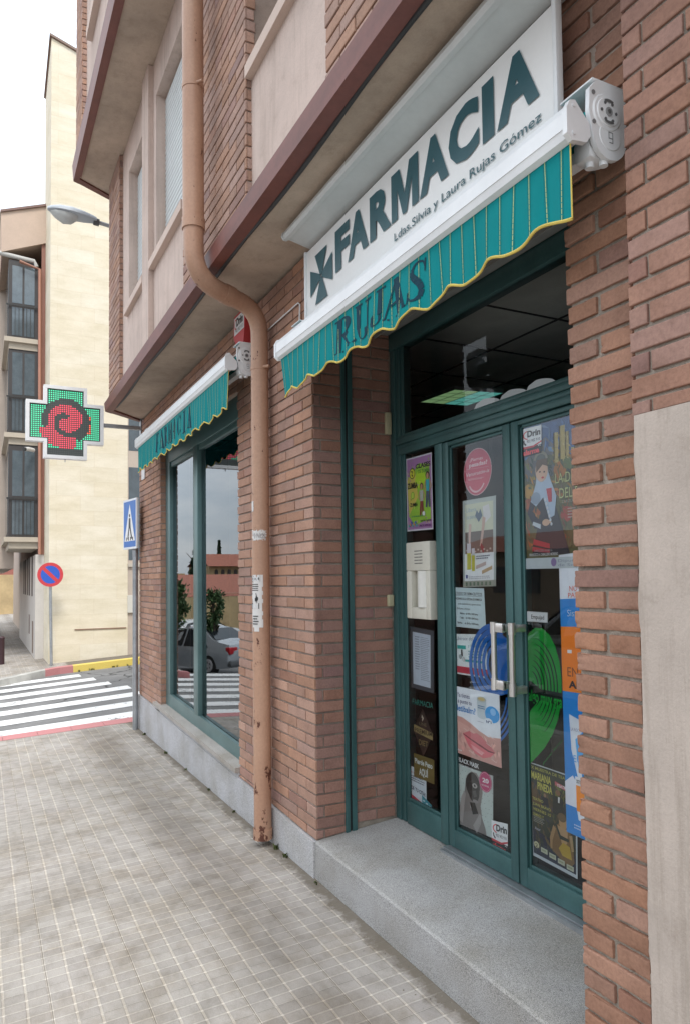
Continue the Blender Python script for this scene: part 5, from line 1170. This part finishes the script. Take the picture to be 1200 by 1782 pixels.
poster('lip_balm_poster', 'lip balm poster with large pink lips on the left door', 'poster', (789, 1193), (868, 1209), (872, 1337), (793, 1309), lips, Y=GY+.0045, layers=.0002)
def bmask(a):
    a.rect(0, .13, 1, 1, (.50, .56, .54)); a.text('BLACK MASK', .02, .02, .62, .085, W_, .03, 0, .02); a.text('LIMPIEZA PROFUNDA', .02, .11, .46, .14, W_, .01, 0, .02)
    for i in range(11):
        for j in range(13):
            if (i*7+j*5) % 3: a.ell(.05+i*.09+.03*(j % 2), .2+j*.06, .010, .006, (.2, .24, .24), 6, up=False)
    a.poly([(.05, 1), (.0, .85), (.10, .60), (.20, .50), (.24, .30), (.40, .17), (.55, .17), (.68, .26), (.72, .42), (.66, .62), (.70, .78), (.80, .92), (.82, 1)], (.24, .22, .21)); a.ell(.44, .36, .20, .18, (.02,)*3); a.ell(.47, .44, .16, .16, (.035,)*3); a.ell(.5, .36, .07, .035, (.40, .38, .37)); a.ell(.5, .36, .025, .02, (.01,)*3); a.poly([(.44, .45), (.52, .42), (.56, .5), (.48, .53)], (.1,)*3); a.ell(.52, .58, .08, .025, (.28, .26, .26)); a.ell(.42, .68, .05, .03, (.5, .5, .5))
    a.stroke([(.08, .95, .06), (.12, .75, .06), (.16, .60, .055), (.22, .50, .03)], (.36, .33, .32)); a.stroke([(.5, .98, .07), (.62, .84, .06), (.66, .74, .03)], (.36, .34, .33)); a.poly([(.36, .62), (.50, .60), (.60, .74), (.44, .78)], (.012,)*3)
    a.ell(.80, .25, .17, .145, (.48, .05, .17)); a.ring(.80, .25, .155, .132, .04, (.7, .5, .56)); a.text('20', .72, .20, .89, .26, W_, .04); a.text('NOVEDAD', .70, .29, .9, .315, W_, .01)
poster('face_mask_poster', 'black mask poster with a black and white face and pink roundel on the left door', 'poster', (795, 1314), (857, 1334), (857, 1459), (797, 1433), bmask, Y=GY+.012)
def soto(a):
    a.rect(0, 0, 1, 1, (.06, .14, .32)); a.poly([(0, .30), (.25, .22), (.5, .34), (.8, .26), (1, .32), (1, 1), (0, 1)], (.14, .13, .06)); a.poly([(.0, .26), (.2, .2), (.45, .12), (.62, .2), (.7, .4), (.2, .45), (0, .4)], (.16, .16, .17)); a.poly([(0, .0), (.4, .0), (.2, .22), (0, .28)], (.1, .25, .5))
    for (x0, x1, y0, y1) in ((.60, .68, .11, .34), (.70, .80, .07, .36), (.80, .86, .12, .34), (.90, .97, .24, .36)): a.rect(x0, y0, x1, y1, (.50, .40, .15))
    for (x, y, r, c) in ((.70, .38, .11, (.42, .17, .04)), (.12, .50, .10, (.48, .28, .06)), (.30, .62, .12, (.40, .12, .04)), (.80, .70, .10, (.40, .06, .04)), (.52, .30, .08, (.12, .13, .08)), (.85, .34, .09, (.14, .18, .07)), (.1, .6, .08, (.4, .1, .04)), (.9, .55, .10, (.18, .16, .07))): a.ell(x, y, r, r*.55, c)
    daubs(a, .0, .22, 1, .55, 150, [(.16, .17, .07), (.10, .12, .07), (.34, .22, .05), (.2, .16, .12), (.40, .20, .05), (.07, .10, .09), (.28, .27, .10)], 3); daubs(a, 0, .0, 1, .25, 60, [(.07, .16, .36), (.10, .20, .40), (.05, .11, .28), (.14, .24, .38)], 4, .05, .1)
    for (x0, x1, y0, y1) in ((.60, .68, .11, .30), (.70, .80, .07, .31), (.80, .86, .12, .29)): a.rect(x0, y0, x1, y1, (.46, .37, .14), up=(x0 < .65)); a.rect(x0, y0, x0+.02, y1, (.30, .22, .08), up=False)
    daubs(a, .55, .1, .9, .33, 40, [(.52, .44, .2), (.30, .24, .1), (.42, .33, .13)], 8, .02, .04); daubs(a, .0, .5, 1, .95, 150, [(.12, .12, .05), (.34, .10, .03), (.16, .15, .06), (.38, .16, .05), (.08, .09, .05), (.22, .08, .04)], 5)
    a.poly([(.16, .98), (.24, .84), (.32, .70), (.38, .60), (.55, .56), (.64, .66), (.74, .80), (.86, .98)], (.045, .04, .05)); a.poly([(.20, .86), (.50, .90), (.50, .965), (.16, .95)], (.45, .04, .06)); a.poly([(.18, .90), (.50, .935), (.5, .945), (.17, .915)], K_)
    a.poly([(.20, .58), (.34, .44), (.52, .44), (.62, .56), (.58, .66), (.40, .70)], (.05, .045, .055)); a.stroke([(.22, .57, .05), (.14, .66, .05), (.24, .74, .045), (.36, .765, .03)], (.04, .035, .05)); a.poly([(.20, .73), (.34, .755), (.34, .79), (.18, .755)], (.55, .6, .65)); a.ell(.44, .745, .07, .025, (.60, .40, .28)); a.stroke([(.44, .735, .012), (.54, .745, .01)], (.6, .4, .28))
    a.poly([(.30, .34), (.26, .46), (.16, .58), (.26, .62), (.40, .56), (.50, .72), (.60, .70), (.64, .56), (.54, .44), (.48, .34)], (.42, .50, .60)); a.ell(.26, .56, .09, .045, (.28, .34, .42)); a.ell(.38, .36, .115, .085, (.60, .42, .32)); a.poly([(.28, .37), (.28, .30), (.36, .25), (.48, .28), (.5, .34), (.40, .32)], (.16, .11, .08)); a.ell(.37, .28, .13, .06, (.28, .27, .22), 20, 0, 180); a.ell(.37, .28, .09, .04, (.14, .15, .14), 20, 0, 180)
    a.ell(.35, .37, .016, .006, K_, 8); a.ell(.43, .375, .016, .006, K_, 8, up=False); a.ell(.40, .415, .025, .008, (.45, .04, .05), 10); a.poly([(.46, .50), (.56, .50), (.56, .60), (.50, .60)], (.48, .05, .07)); 
    for k in range(7): a.ell(.44+.03*k*.6, .58+.03*k, .02, .013, (.6, .62, .66), 10)
    Yc = (.52, .55, .25); a.text('LA DEL', .63, .40, 1.02, .475, Yc, .0); a.text('DEL PA', .70, .51, 1.12, .585, Yc, .0); a.text('ZARZUELA EN', .74, .60, 1.1, .62, (.4, .38, .3)); a.text('14, 15, 16', .98, .74, 1.2, .76, (.55, .55, .5)); a.lines(.84, .66, 1.0, .74, 4, (.5, .35, .3)); a.text('DIRECCIÓN MUSICAL', .22, .94, .56, .955, (.5, .5, .5)); a.text('FRANCISCO A. CABALLERO MORENO', .12, .965, .66, .985, (.6, .6, .6), .02)
    a.rect(0, 1.0, 1, 1.08, (.48, .52, .54)); a.ell(.58, 1.035, .05, .03, (.25, .18, .35)); a.text('Diputación', .66, 1.015, 1.2, 1.035, (.25, .28, .35)); a.text('de Segovia', .66, 1.045, 1.2, 1.065, (.25, .28, .35))
poster('theatre_poster', 'colourful theatre poster of a woman in regional dress on the right door', 'poster', (906, 743), (1003, 716), (1006, 968), (912, 972), soto, Y=GY+.014)
def mariana(a):
    a.rect(0, 0, 1, 1, (.5, .55, .58)); a.rect(.03, .012, .97, .965, (.035, .045, .03)); a.poly([(.03, .2), (.5, .3), (.5, .45), (.03, .42)], (.12, .07, .03)); a.poly([(.55, .15), (.75, .18), (.72, .42), (.56, .38)], (.14, .16, .03)); a.poly([(.03, .7), (.97, .78), (.97, .965), (.03, .965)], (.02, .025, .05))
    daubs(a, .04, .15, .96, .96, 230, [(.05, .06, .03), (.09, .07, .035), (.03, .04, .035), (.12, .09, .04), (.06, .08, .03), (.03, .035, .06)], 6, .05, .1)
    Yc = (.50, .48, .10); a.text('IX MUESTRA DE TEATRO', .04, .03, .93, .062, (.35, .36, .08), .02); a.text('MARIANA', .05, .085, .48, .165, Yc, .03); a.text('PINEDA', .18, .18, .50, .26, Yc, .03); a.poly([(.56, .11), (.86, .14), (.86, .18), (.56, .15)], (.50, .12, .14)); a.text('TEATRO', .60, .128, .83, .158, W_, .02)
    a.ell(.62, .22, .05, .03, (.22, .12, .06)); a.poly([(.52, .26), (.72, .26), (.74, .45), (.5, .45)], (.02, .025, .02)); a.ell(.34, .30, .03, .02, (.28, .16, .1)); a.poly([(.28, .32), (.40, .32), (.42, .40), (.27, .40)], (.02, .02, .03)); a.poly([(.62, .26), (.66, .26), (.65, .32), (.62, .32)], W_, up=False)
    for k, t_ in enumerate(('TEATRO', 'JUAN BRAVO', 'VIERNES 15', 'DOMINGO 17')): a.text(t_, .06, .36+k*.055, .30+.16*(k in (1, 2)), .39+k*.055, Yc, .01)
    a.lines(.07, .56, .34, .63, 4, (.3, .3, .28)); a.text('Azor', .09, .67, .22, .70, (.4, .42, .5), .02)
    a.poly([(.48, .62), (.58, .55), (.70, .50), (.90, .60), (.95, .86), (.85, .93), (.72, .90), (.5, .84), (.42, .80)], (.20, .12, .05)); a.ell(.72, .50, .085, .075, (.42, .27, .13)); a.ell(.70, .455, .09, .045, (.15, .10, .05)); a.poly([(.60, .55), (.82, .56), (.80, .70), (.70, .74)], (.42, .28, .15)); a.stroke([(.56, .54, .015), (.66, .66, .022), (.84, .66, .015)], (.03, .04, .03)); a.stroke([(.54, .58, .03), (.46, .72, .03), (.46, .82, .02)], (.36, .23, .11)); a.poly([(.72, .70), (.86, .72), (.90, .84), (.70, .84), (.62, .78)], (.42, .30, .05)); a.stroke([(.88, .60, .03), (.92, .75, .025)], (.38, .28, .15))
    a.ell(.12, .86, .06, .035, (.5, .48, .3)); a.text('2', .09, .845, .15, .885, (.1, .08, .05), .02)
    for k in range(4): a.rect(.22+.19*k, .86+.012*k, .37+.19*k, .91+.012*k, (.45, .47, .36)); a.rect(.24+.19*k, .875+.012*k, .34+.19*k, .892+.012*k, (.3, .32, .22))
poster('play_poster', 'dark MARIANA PINEDA play poster low on the right door', 'poster', (919, 1325), (1003, 1354), (1004, 1530), (926, 1488), mariana)
def tallad(a):
    BL_ = (.03, .27, .62); a.rect(0, 0, 1, .162, (.70, .72, .76)); a.rect(0, .162, 1, .262, BL_); a.rect(0, .262, 1, .495, (.78, .25, .02)); a.rect(0, .495, 1, 1, BL_)
    a.text('NOVEDAD', .42, .115, 1.5, .135, (.65, .12, .08), 0); a.text('PARA TI', .36, .14, 1.25, .158, (.65, .12, .08), 0); a.text('Sistema', .3, .20, 1.2, .225, (.6, .68, .75), 0); a.rect(.26, .345, .45, .357, W_); a.text('EN', .24, .405, .70, .44, (.25, .08, .02), 0); a.text('ARTI', .28, .455, 1.2, .48, K_, .04)
    a.poly([(.26, .575), (.75, .59), (.80, .60), (.72, .85), (.32, .70)], (.68, .70, .74)); a.poly([(.50, .66), (.80, .63), (1, .78), (.6, .76)], (.10, .42, .72)); a.text('LA ROCHE', .32, .62, .8, .632, (.3, .3, .4)); a.text('EUL', .40, .715, .9, .74, (.05, .35, .7), 0)
    a.poly([(0, .82), (.35, .79), (.5, .81), (.5, .90), (0, .90)], (.70, .71, .76)); a.rect(.45, .79, .8, .82, (.74, .74, .76)); a.rect(.48, .82, .85, .91, (.78, .30, .03)); a.poly([(.5, .91), (.9, .915), (.85, .945), (.55, .94)], (.70, .72, .76)); a.text('SISTEMA', .5, .80, .8, .812, K_, .02); a.lines(.35, .96, .95, .98, 2, (.5, .65, .8))
poster('tall_banner', 'tall white, blue and orange advertising banner beside the brick pillar', 'banner', (971, 966), (1012, 960), (1026, 1466), (985, 1447), tallad, Y=GY+.0048, layers=.0002)
def emp(a): a.rect(0, 0, 1, 1, (.48, .49, .5)); a.rect(.01, .06, .97, .94, (.60, .61, .62)); a.text('Empujad', .33, .28, .86, .70, K_, .01)
poster('push_label', 'small white Empujad label on the right door', 'label', (909, 1063), (952, 1066), (952, 1084), (910, 1081), emp, Y=GY+.0036, layers=.0002)
def sheet_(a):
    a.rect(0, 0, 1, 1, (.07, .075, .085)); a.rect(.10, .08, .86, .93, (.52, .56, .62)); a.lines(.2, .14, .42, .7, 14, (.25, .27, .32)); a.lines(.44, .14, .82, .85, 24, (.2, .22, .26), .3)
poster('framed_price_list', 'printed list in a dark plastic frame on the side panel', 'notice', (713, 1090), (754, 1098), (754, 1207), (715, 1196), sheet_, Y=GY+.012)
def diamond(a):
    a.rect(0, .36, 1, 1.0, (.16, .12, .05), True) if False else None
    a.text('FARMACIA', .0, .0, .96, .075, (.03, .24, .19), .0); a.poly([(.48, .11), (.96, .40), (.5, .70), (.02, .40)], (.035, .018, .014)); a.poly([(.06, .33), (.94, .38), (.94, .47), (.06, .42)], (.30, .23, .10)); a.text('PREMIUM', .10, .365, .92, .425, (.05, .03, .02), .01); a.text('DIET', .30, .50, .72, .57, (.28, .20, .08), .01); a.text('LINE', .32, .28, .66, .32, (.2, .15, .08), .01); a.stroke([(.44, .2, .02), (.52, .23, .02), (.46, .25, .02)], (.5, .45, .35))
    a.rect(0.05, .70, 1.0, 1.0, (.17, .125, .035)); a.text('Pierde Peso', .10, .755, .92, .82, (.62, .66, .66), .03); a.text('AQUÍ', .30, .86, .72, .95, (.62, .66, .66), .03)
poster('diet_sticker', 'brown PREMIUM DIET diamond sticker lettered Pierde Peso AQUÍ on the side panel', 'sticker', (717, 1215), (754, 1223), (755, 1365), (718, 1350), diamond)
def cita(a):
    a.rect(0, 0, .85, 1, (.62, .66, .70)); a.text('Nos cuidamos', .06, .08, .8, .17, (.45, .1, .12), 0, 0, .06); a.lines(.1, .24, .8, .42, 3, (.15, .16, .2)); a.text('¡PIDE TU CITA!', .1, .52, .8, .62, (.05, .06, .1), .03, 0, .06); a.poly([(0, .72), (.85, .92), (.85, 1), (0, .83)], (.48, .04, .07)); a.poly([(.66, .66), (1.06, .80), (1.06, .97), (.66, .90)], (.05, .27, .33))
    for k in range(3): a.rect(.7+.12*k, .77+.04*k, .78+.12*k, .81+.04*k, (.5, .6, .65))
poster('appointment_notice', 'white and red PIDE TU CITA notice low on the side panel', 'notice', (706, 1329), (747, 1347), (748, 1413), (708, 1392), cita, Y=GY+.0135)
# service hatch
hx0, hx1 = at(708, 945, D-.02).x, at(749, 945, D-.02).x; hz0, hz1 = at(728, 1077, D-.02).z, at(728, 943, D-.02).z
hd = thing('service_hatch', 'cream night service hatch with intercom slots on the side panel', 'service hatch', ((hx0+hx1)/2, D, hz0))
m = MB(); HC = (.62, .60, .52); w = (hx1-hx0)
m.bbox(hx0, hx1, D-.03, D+.02, hz1-.15, hz1, .006, HC); m.bbox(hx0, hx0+.05, D-.03, D+.02, hz0, hz1-.1495, .006, HC); m.bbox(hx1-.04, hx1, D-.03, D+.02, hz0, hz1-.1495, .006, HC); m.bbox(hx0+.0495, hx1-.0395, D-.03, D+.02, hz0, hz0+.06, .006, HC); m.build('body', M['col'], hd, smooth=True)
m = MB(); m.bbox(hx0+.05, hx1-.04, D+.0, D+.018, hz0+.06, hz1-.15, .002, (.42, .40, .33)); m.tube([(hx0+.145, D+.002, hz0+.061), (hx0+.145, D+.002, hz1-.151)], .045, 18, (.72, .71, .66)); m.build('drawer', M['col'], hd, smooth=True)
m = MB()
for i in range(5):
    for j in range(6): m.box(hx0+.085+j*.013, hx0+.094+j*.013, D-.0312, D-.0302, hz1-.05-i*.016, hz1-.045-i*.016, (.1,)*3)
m.build('speaker_slots', M['col'], hd)

# ------------------------------------------------------------------ what the glass mirrors: the other side of the street
def tree(name, label, x, y, h, cr, n, seed, ch=None, pos=None, dark=(.11, .19, .075), conifer=False, group=None):
    rng = random.Random(seed); t = thing(name, label, 'tree', (x, y, gz(x, y)), group); z0 = gz(x, y)-.1
    m = MB(); m.tube([(x, y, z0), (x+.05, y, z0+h*.5), (x, y+.05, z0+h*.9)], [.09*h/4, .06*h/4, .02], 8)
    for k in range(7): a_ = rng.uniform(0, 6.28); m.tube([(x, y, z0+h*(.35+.06*k)), (x+cr*.6*math.cos(a_), y+cr*.6*math.sin(a_), z0+h*(.5+.06*k))], [.03*h/4, .008], 6)
    m.build('trunk', M['bark'], t, smooth=True)
    m = MB(); base = .46 if not conifer else .12; cl_ = [(rng.uniform(-1, 1), rng.uniform(-1, 1), rng.uniform(-1, 1)) for _ in range(26)]
    for i in range(n):
        if conifer:
            f = rng.random()**.8; r_ = cr*(1-f)*(.55+.45*abs(math.sin(f*26)))*rng.random()**.4; a_ = rng.uniform(0, 6.28); p = Vector((x+r_*math.cos(a_), y+r_*math.sin(a_), z0+h*(base+(1-base)*f)-.12*r_))
        else:
            c = rng.choice(cl_); l = math.sqrt(sum(q*q for q in c)) or 1; s_ = min(1, 1/l)*.78; p = Vector((x+cr*(c[0]*s_+rng.gauss(0, .16)), y+cr*(c[1]*s_+rng.gauss(0, .16)), z0+h*(1+base)/2+h*(1-base)/2*(c[2]*s_+rng.gauss(0, .13))))
        s_ = rng.uniform(.05, .11)*(h/4)**.5; u = Vector((rng.gauss(0, 1), rng.gauss(0, 1), rng.gauss(0, 1))).normalized(); w = u.orthogonal().normalized(); k = rng.uniform(.6, 1.5)
        m.face([p-u*s_, p+w*s_*.6, p+u*s_, p-w*s_*.6], tuple(q*k for q in dark))
    m.build('crown', M['leaf'], t); return t
def vir(px, py, X, gy=FY+.034):   # real place of something mirrored in the shop window at a photo point
    p = atx(px, py, X); return Vector((X, 2*gy-p.y, p.z))
a_ = vir(372, 1100, -19); tree('street_tree', 'small round street tree standing before the ochre wall', a_.x, a_.y, 3.0, .33, 900, 5)
a_ = vir(299, 1100, -17); tree('street_tree', 'taller leafy street tree at the edge of the car park', a_.x, a_.y, 3.1, .5, 3200, 6)
tree('cedar_tree', 'broad dark cedar rising behind the red roofs', -44, -11.15, 6.3, 1.5, 5200, 7, dark=(.06, .12, .07), conifer=True)
tree('cedar_tree', 'second shorter cedar with a pointed top behind the red roofs', -44, -12.6, 5.8, .8, 3200, 8, dark=(.06, .12, .07), conifer=True)
tree('cypress_tree', 'narrow dark cypress behind the car park', -40, -8.15, 6.1, .5, 3000, 9, dark=(.025, .05, .025), conifer=True)
m = MB(); m.box(-30.3, -30, -34, -5.6, -2, .78); tag(m.build('boundary_wall', M['ochre']), 'ochre rendered wall behind the parked cars across the street', 'wall')
wh = thing('warehouse', 'low warehouse with a long red tiled roof above the ochre wall', 'warehouse', (-33, -18, 0))
m = MB(); m.box(-38, -31, -34, -6.0, -2, .95, (.5, .3, .22)); m.build('wall', M['col'], wh)
m = MB(); m.raw([(-30.5, -34, .80), (-30.5, -5.8, .80), (-36, -5.8, 1.9), (-36, -34, 1.9), (-38, -34, 1.6), (-38, -5.8, 1.6)], [(0, 1, 2, 3), (3, 2, 5, 4)]); m.build('roof', M['roof'], wh)
ch_ = thing('arched_building', 'long ochre building with arched windows and a tiled roof', 'building', (-42, -20, 0))
m = MB(); m.box(-46, -41, -40, -11.06, -1, 2.5); m.build('wall', M['ochre'], ch_)
m = MB(); m.raw([(-40.7, -40, 2.46), (-40.7, -10.9, 2.46), (-43, -10.9, 3.3), (-43, -40, 3.3), (-46, -40, 2.5), (-46, -10.9, 2.5)], [(0, 1, 2, 3), (3, 2, 5, 4)]); m.build('roof', M['roof'], ch_)
for k in range(9):
    y = -11.5-k*.42; m = MB(); m.box(-40.98, -40.96, y-.11, y+.11, 1.85, 2.15, (.05, .045, .04)); m.prism([(y+.11*math.cos(R(q*18)), 2.15+.11*math.sin(R(q*18))) for q in range(11)], 'x', -40.98, -40.96, (.05, .045, .04)); m.build('window', M['col'], ch_)
# blocks across the main street, mirrored in the door
for k, (x0, x1, h, c, lab) in enumerate(((-26, -17, 2.6, (.42, .33, .24), 'beige two storey house across the main street, seen in the door glass'), (-15.5, -6, 1.9, (.30, .17, .13), 'low brick house across the main street, seen in the door glass'), (-4, 8, 4.8, (.45, .40, .34), 'pale house across the main street behind the viewer'))):
    hs_ = thing('house', lab, 'house', (x0, -17, 0)); m = MB(); m.box(x0, x1, -24, -17, -1, h, c); m.build('wall', M['col'], hs_)
    m = MB(); m.prism([(-24.3, h), (-16.6, h), (-20.5, h+1.0)], 'x', x0-.2, x1+.2); m.build('roof', M['roof'], hs_)
    n = int((x1-x0)/2)
    for i in range(n):
        for j in range(max(1, int(h/2.2))): m = MB(); m.box(x0+.6+i*2, x0+1.5+i*2, -16.995, -16.96, .9+j*2.1, 2.0+j*2.1); m.build('window', M['winglass'], hs_)

def car(name, label, cat, loc, ang, paint, scale=1., group=None):
    """saloon, x forward, built 4.4 m long"""
    C = thing(name, label, cat, (0, 0, 0), group)
    # sections along x: (x, half width low, z low, shoulder half width, z shoulder, roof half width, z roof)
    S = [(-2.2, .62, .42, .66, .62, .60, .78), (-2.12, .76, .26, .82, .70, .74, .98), (-1.7, .84, .22, .89, .78, .78, 1.05), (-1.35, .86, .2, .89, .82, .72, 1.10), (-.75, .86, .2, .89, .84, .60, 1.42), (.0, .86, .2, .89, .84, .62, 1.47), (.55, .86, .2, .89, .83, .60, 1.38), (1.15, .86, .2, .88, .80, .70, .98), (1.6, .84, .22, .86, .74, .66, .88), (2.05, .76, .28, .80, .62, .60, .76), (2.2, .6, .4, .62, .54, .5, .62)]
    m = MB(); vs = []
    for x, a, z0, b, z1, c, z2 in S:
        vs += [(x, -a, z0), (x, -b, (z0+z1)/2), (x, -b*.985, z1), (x, -c, z2-.015), (x, 0, z2+.02), (x, c, z2-.015), (x, b*.985, z1), (x, b, (z0+z1)/2), (x, a, z0)]
    n = 9; i0 = 0; m.raw(vs, [((i+1)*n+k, (i+1)*n+k+1, i*n+k+1, i*n+k) for i in range(len(S)-1) for k in range(n-1)]+[tuple(range(n)), tuple(range((len(S)-1)*n, len(S)*n))[::-1]]+[(i*n, i*n+n-1, (i+1)*n+n-1, (i+1)*n) for i in range(len(S)-1)])
    m.build('body', paint, C, smooth=True, weld=True)
    g_ = MB()
    for s in (-1, 1):
        g_.face([(-1.25, s*.862, .86), (-.10, s*.885, .87), (-.10, s*.655, 1.40), (-.72, s*.64, 1.36)]); g_.face([(-.02, s*.885, .87), (.98, s*.872, .85), (.52, s*.63, 1.33), (-.02, s*.655, 1.40)])
    g_.face([(-1.42, -.66, 1.10), (-1.42, .66, 1.10), (-.80, .56, 1.415), (-.80, -.56, 1.415)]); g_.face([(1.20, -.66, 1.0), (1.20, .66, 1.0), (.62, .56, 1.385), (.62, -.56, 1.385)])
    g_.build('windows', M['carglass'], C)
    for x in (-1.32, 1.32):
        for s in (-1, 1):
            w_ = MB(); w_.cyl((x, s*.80, .31), 'y', .31, .2, 24); W__ = w_.build('wheel', M['rubber'], C, smooth=True)
            r_ = MB(); r_.cyl((x, s*.905, .31), 'y', .20, .012, 20, (.5, .5, .52))
            for k in range(5): a_ = R(72*k); r_.box(x-.02+.1*math.cos(a_), x+.02+.1*math.cos(a_), s*.912-.004, s*.912+.004, .31+.1*math.sin(a_)-.03, .31+.1*math.sin(a_)+.03, (.1, .1, .1))
            r_.build('rim', M['col'], W__)
    for s in (-1, 1):
        l_ = MB(); l_.bbox(-2.19, -1.98, s*.80 if s < 0 else .46, -.46 if s < 0 else .80, .68, .90, .03, (.45, .02, .03)); l_.build('tail_light', M['vinyl'], C, smooth=True)
        l_ = MB(); l_.bbox(1.95, 2.12, s*.78 if s < 0 else .45, -.45 if s < 0 else .78, .58, .70, .03, (.6, .6, .62)); l_.build('headlight', M['vinyl'], C, smooth=True)
        l_ = MB(); l_.bbox(.60, .75, s*.90 if s > 0 else -1.05, 1.05 if s > 0 else s*.90, .86, .98, .03, (.3, .33, .36)); l_.build('mirror', M['vinyl'], C, smooth=True)
    l_ = MB(); l_.box(-2.215, -2.2, -.26, .26, .62, .73, (.7, .7, .7)); l_.build('number_plate', M['art'], C)
    l_ = MB(); l_.bbox(-2.25, -2.05, -.80, .80, .30, .50, .05, (.12, .13, .14)); l_.build('bumper', M['vinyl'], C, smooth=True)
    for o in [C]: o.location = loc; o.rotation_euler = (0, 0, ang); o.scale = (scale,)*3
    return C
bpy.context.view_layer.update()
car('parked_car', 'silver grey saloon parked beyond the zebra crossing, mirrored in the shop window', 'car', (-19.9, -4.75, gz(-19.9, -4.75)+.10), R(155), M['carpaint'], .98)
car('parked_car', 'white car parked farther back by the ochre wall', 'car', (-27, vir(335, 1085, -27).y, gz(-27, -6)-.02), R(78), M['carwhite'], .95)
car('parked_car', 'dark grey car parked across the main street behind the viewer', 'car', (-3.5, -5.2, -.25), R(180), M['carpaint'], 1)

# ------------------------------------------------------------------ weeds and grit at the foot of the walls
wd = MB(); rng = random.Random(21)
def tuft(x, y, z, n, h):
    for i in range(n):
        a_ = rng.uniform(0, 6.28); l = h*rng.uniform(.4, 1); w = .004+.004*rng.random(); b = Vector((x+rng.gauss(0, .012), y+rng.gauss(0, .008), z)); t_ = b+Vector((math.cos(a_)*l*.6, math.sin(a_)*l*.6, l)); s_ = Vector((-math.sin(a_)*w, math.cos(a_)*w, 0)); k = rng.uniform(.6, 1.4)
        wd.face([b-s_, b+s_, (b+t_)/2+s_*1.1+Vector((0, 0, l*.15)), t_, (b+t_)/2-s_*1.1+Vector((0, 0, l*.15))], (.10*k, .125*k, .035*k))
for x, n, h in ((-.50, 14, .035), (-.36, 7, .025), (-1.9, 8, .025), (-2.6, 6, .02), (-3.3, 9, .03), (-4.3, 8, .03), (.06, 6, .02), (-1.3, 5, .02)): tuft(x, -.028, gz(x, -.03), n, h)
for y in (.10, .32, .36, .72, .75, .80, 1.0): tuft(-11.13, y, gz(-11, y)-.02, 6, .05)
tag(wd.build('weeds', M['leaf']), 'small weeds growing along the foot of the walls and kerb', 'weeds', kind='stuff')
gr = MB()
for i in range(420):
    x = rng.uniform(-4.6, 1.6); y = -.02-abs(rng.gauss(0, .05)); r_ = rng.uniform(.0015, .0045); k = rng.uniform(.5, 1.3); z = gz(x, y)
    gr.raw([(x+r_, y, z), (x, y+r_, z), (x-r_, y, z), (x, y-r_, z), (x, y, z+r_)], [(0, 1, 4), (1, 2, 4), (2, 3, 4), (3, 0, 4)], (.2*k, .17*k, .13*k))
tag(gr.build('gravel', M['col']), 'loose grit gathered where the pavement meets the granite plinth', 'grit', kind='stuff')
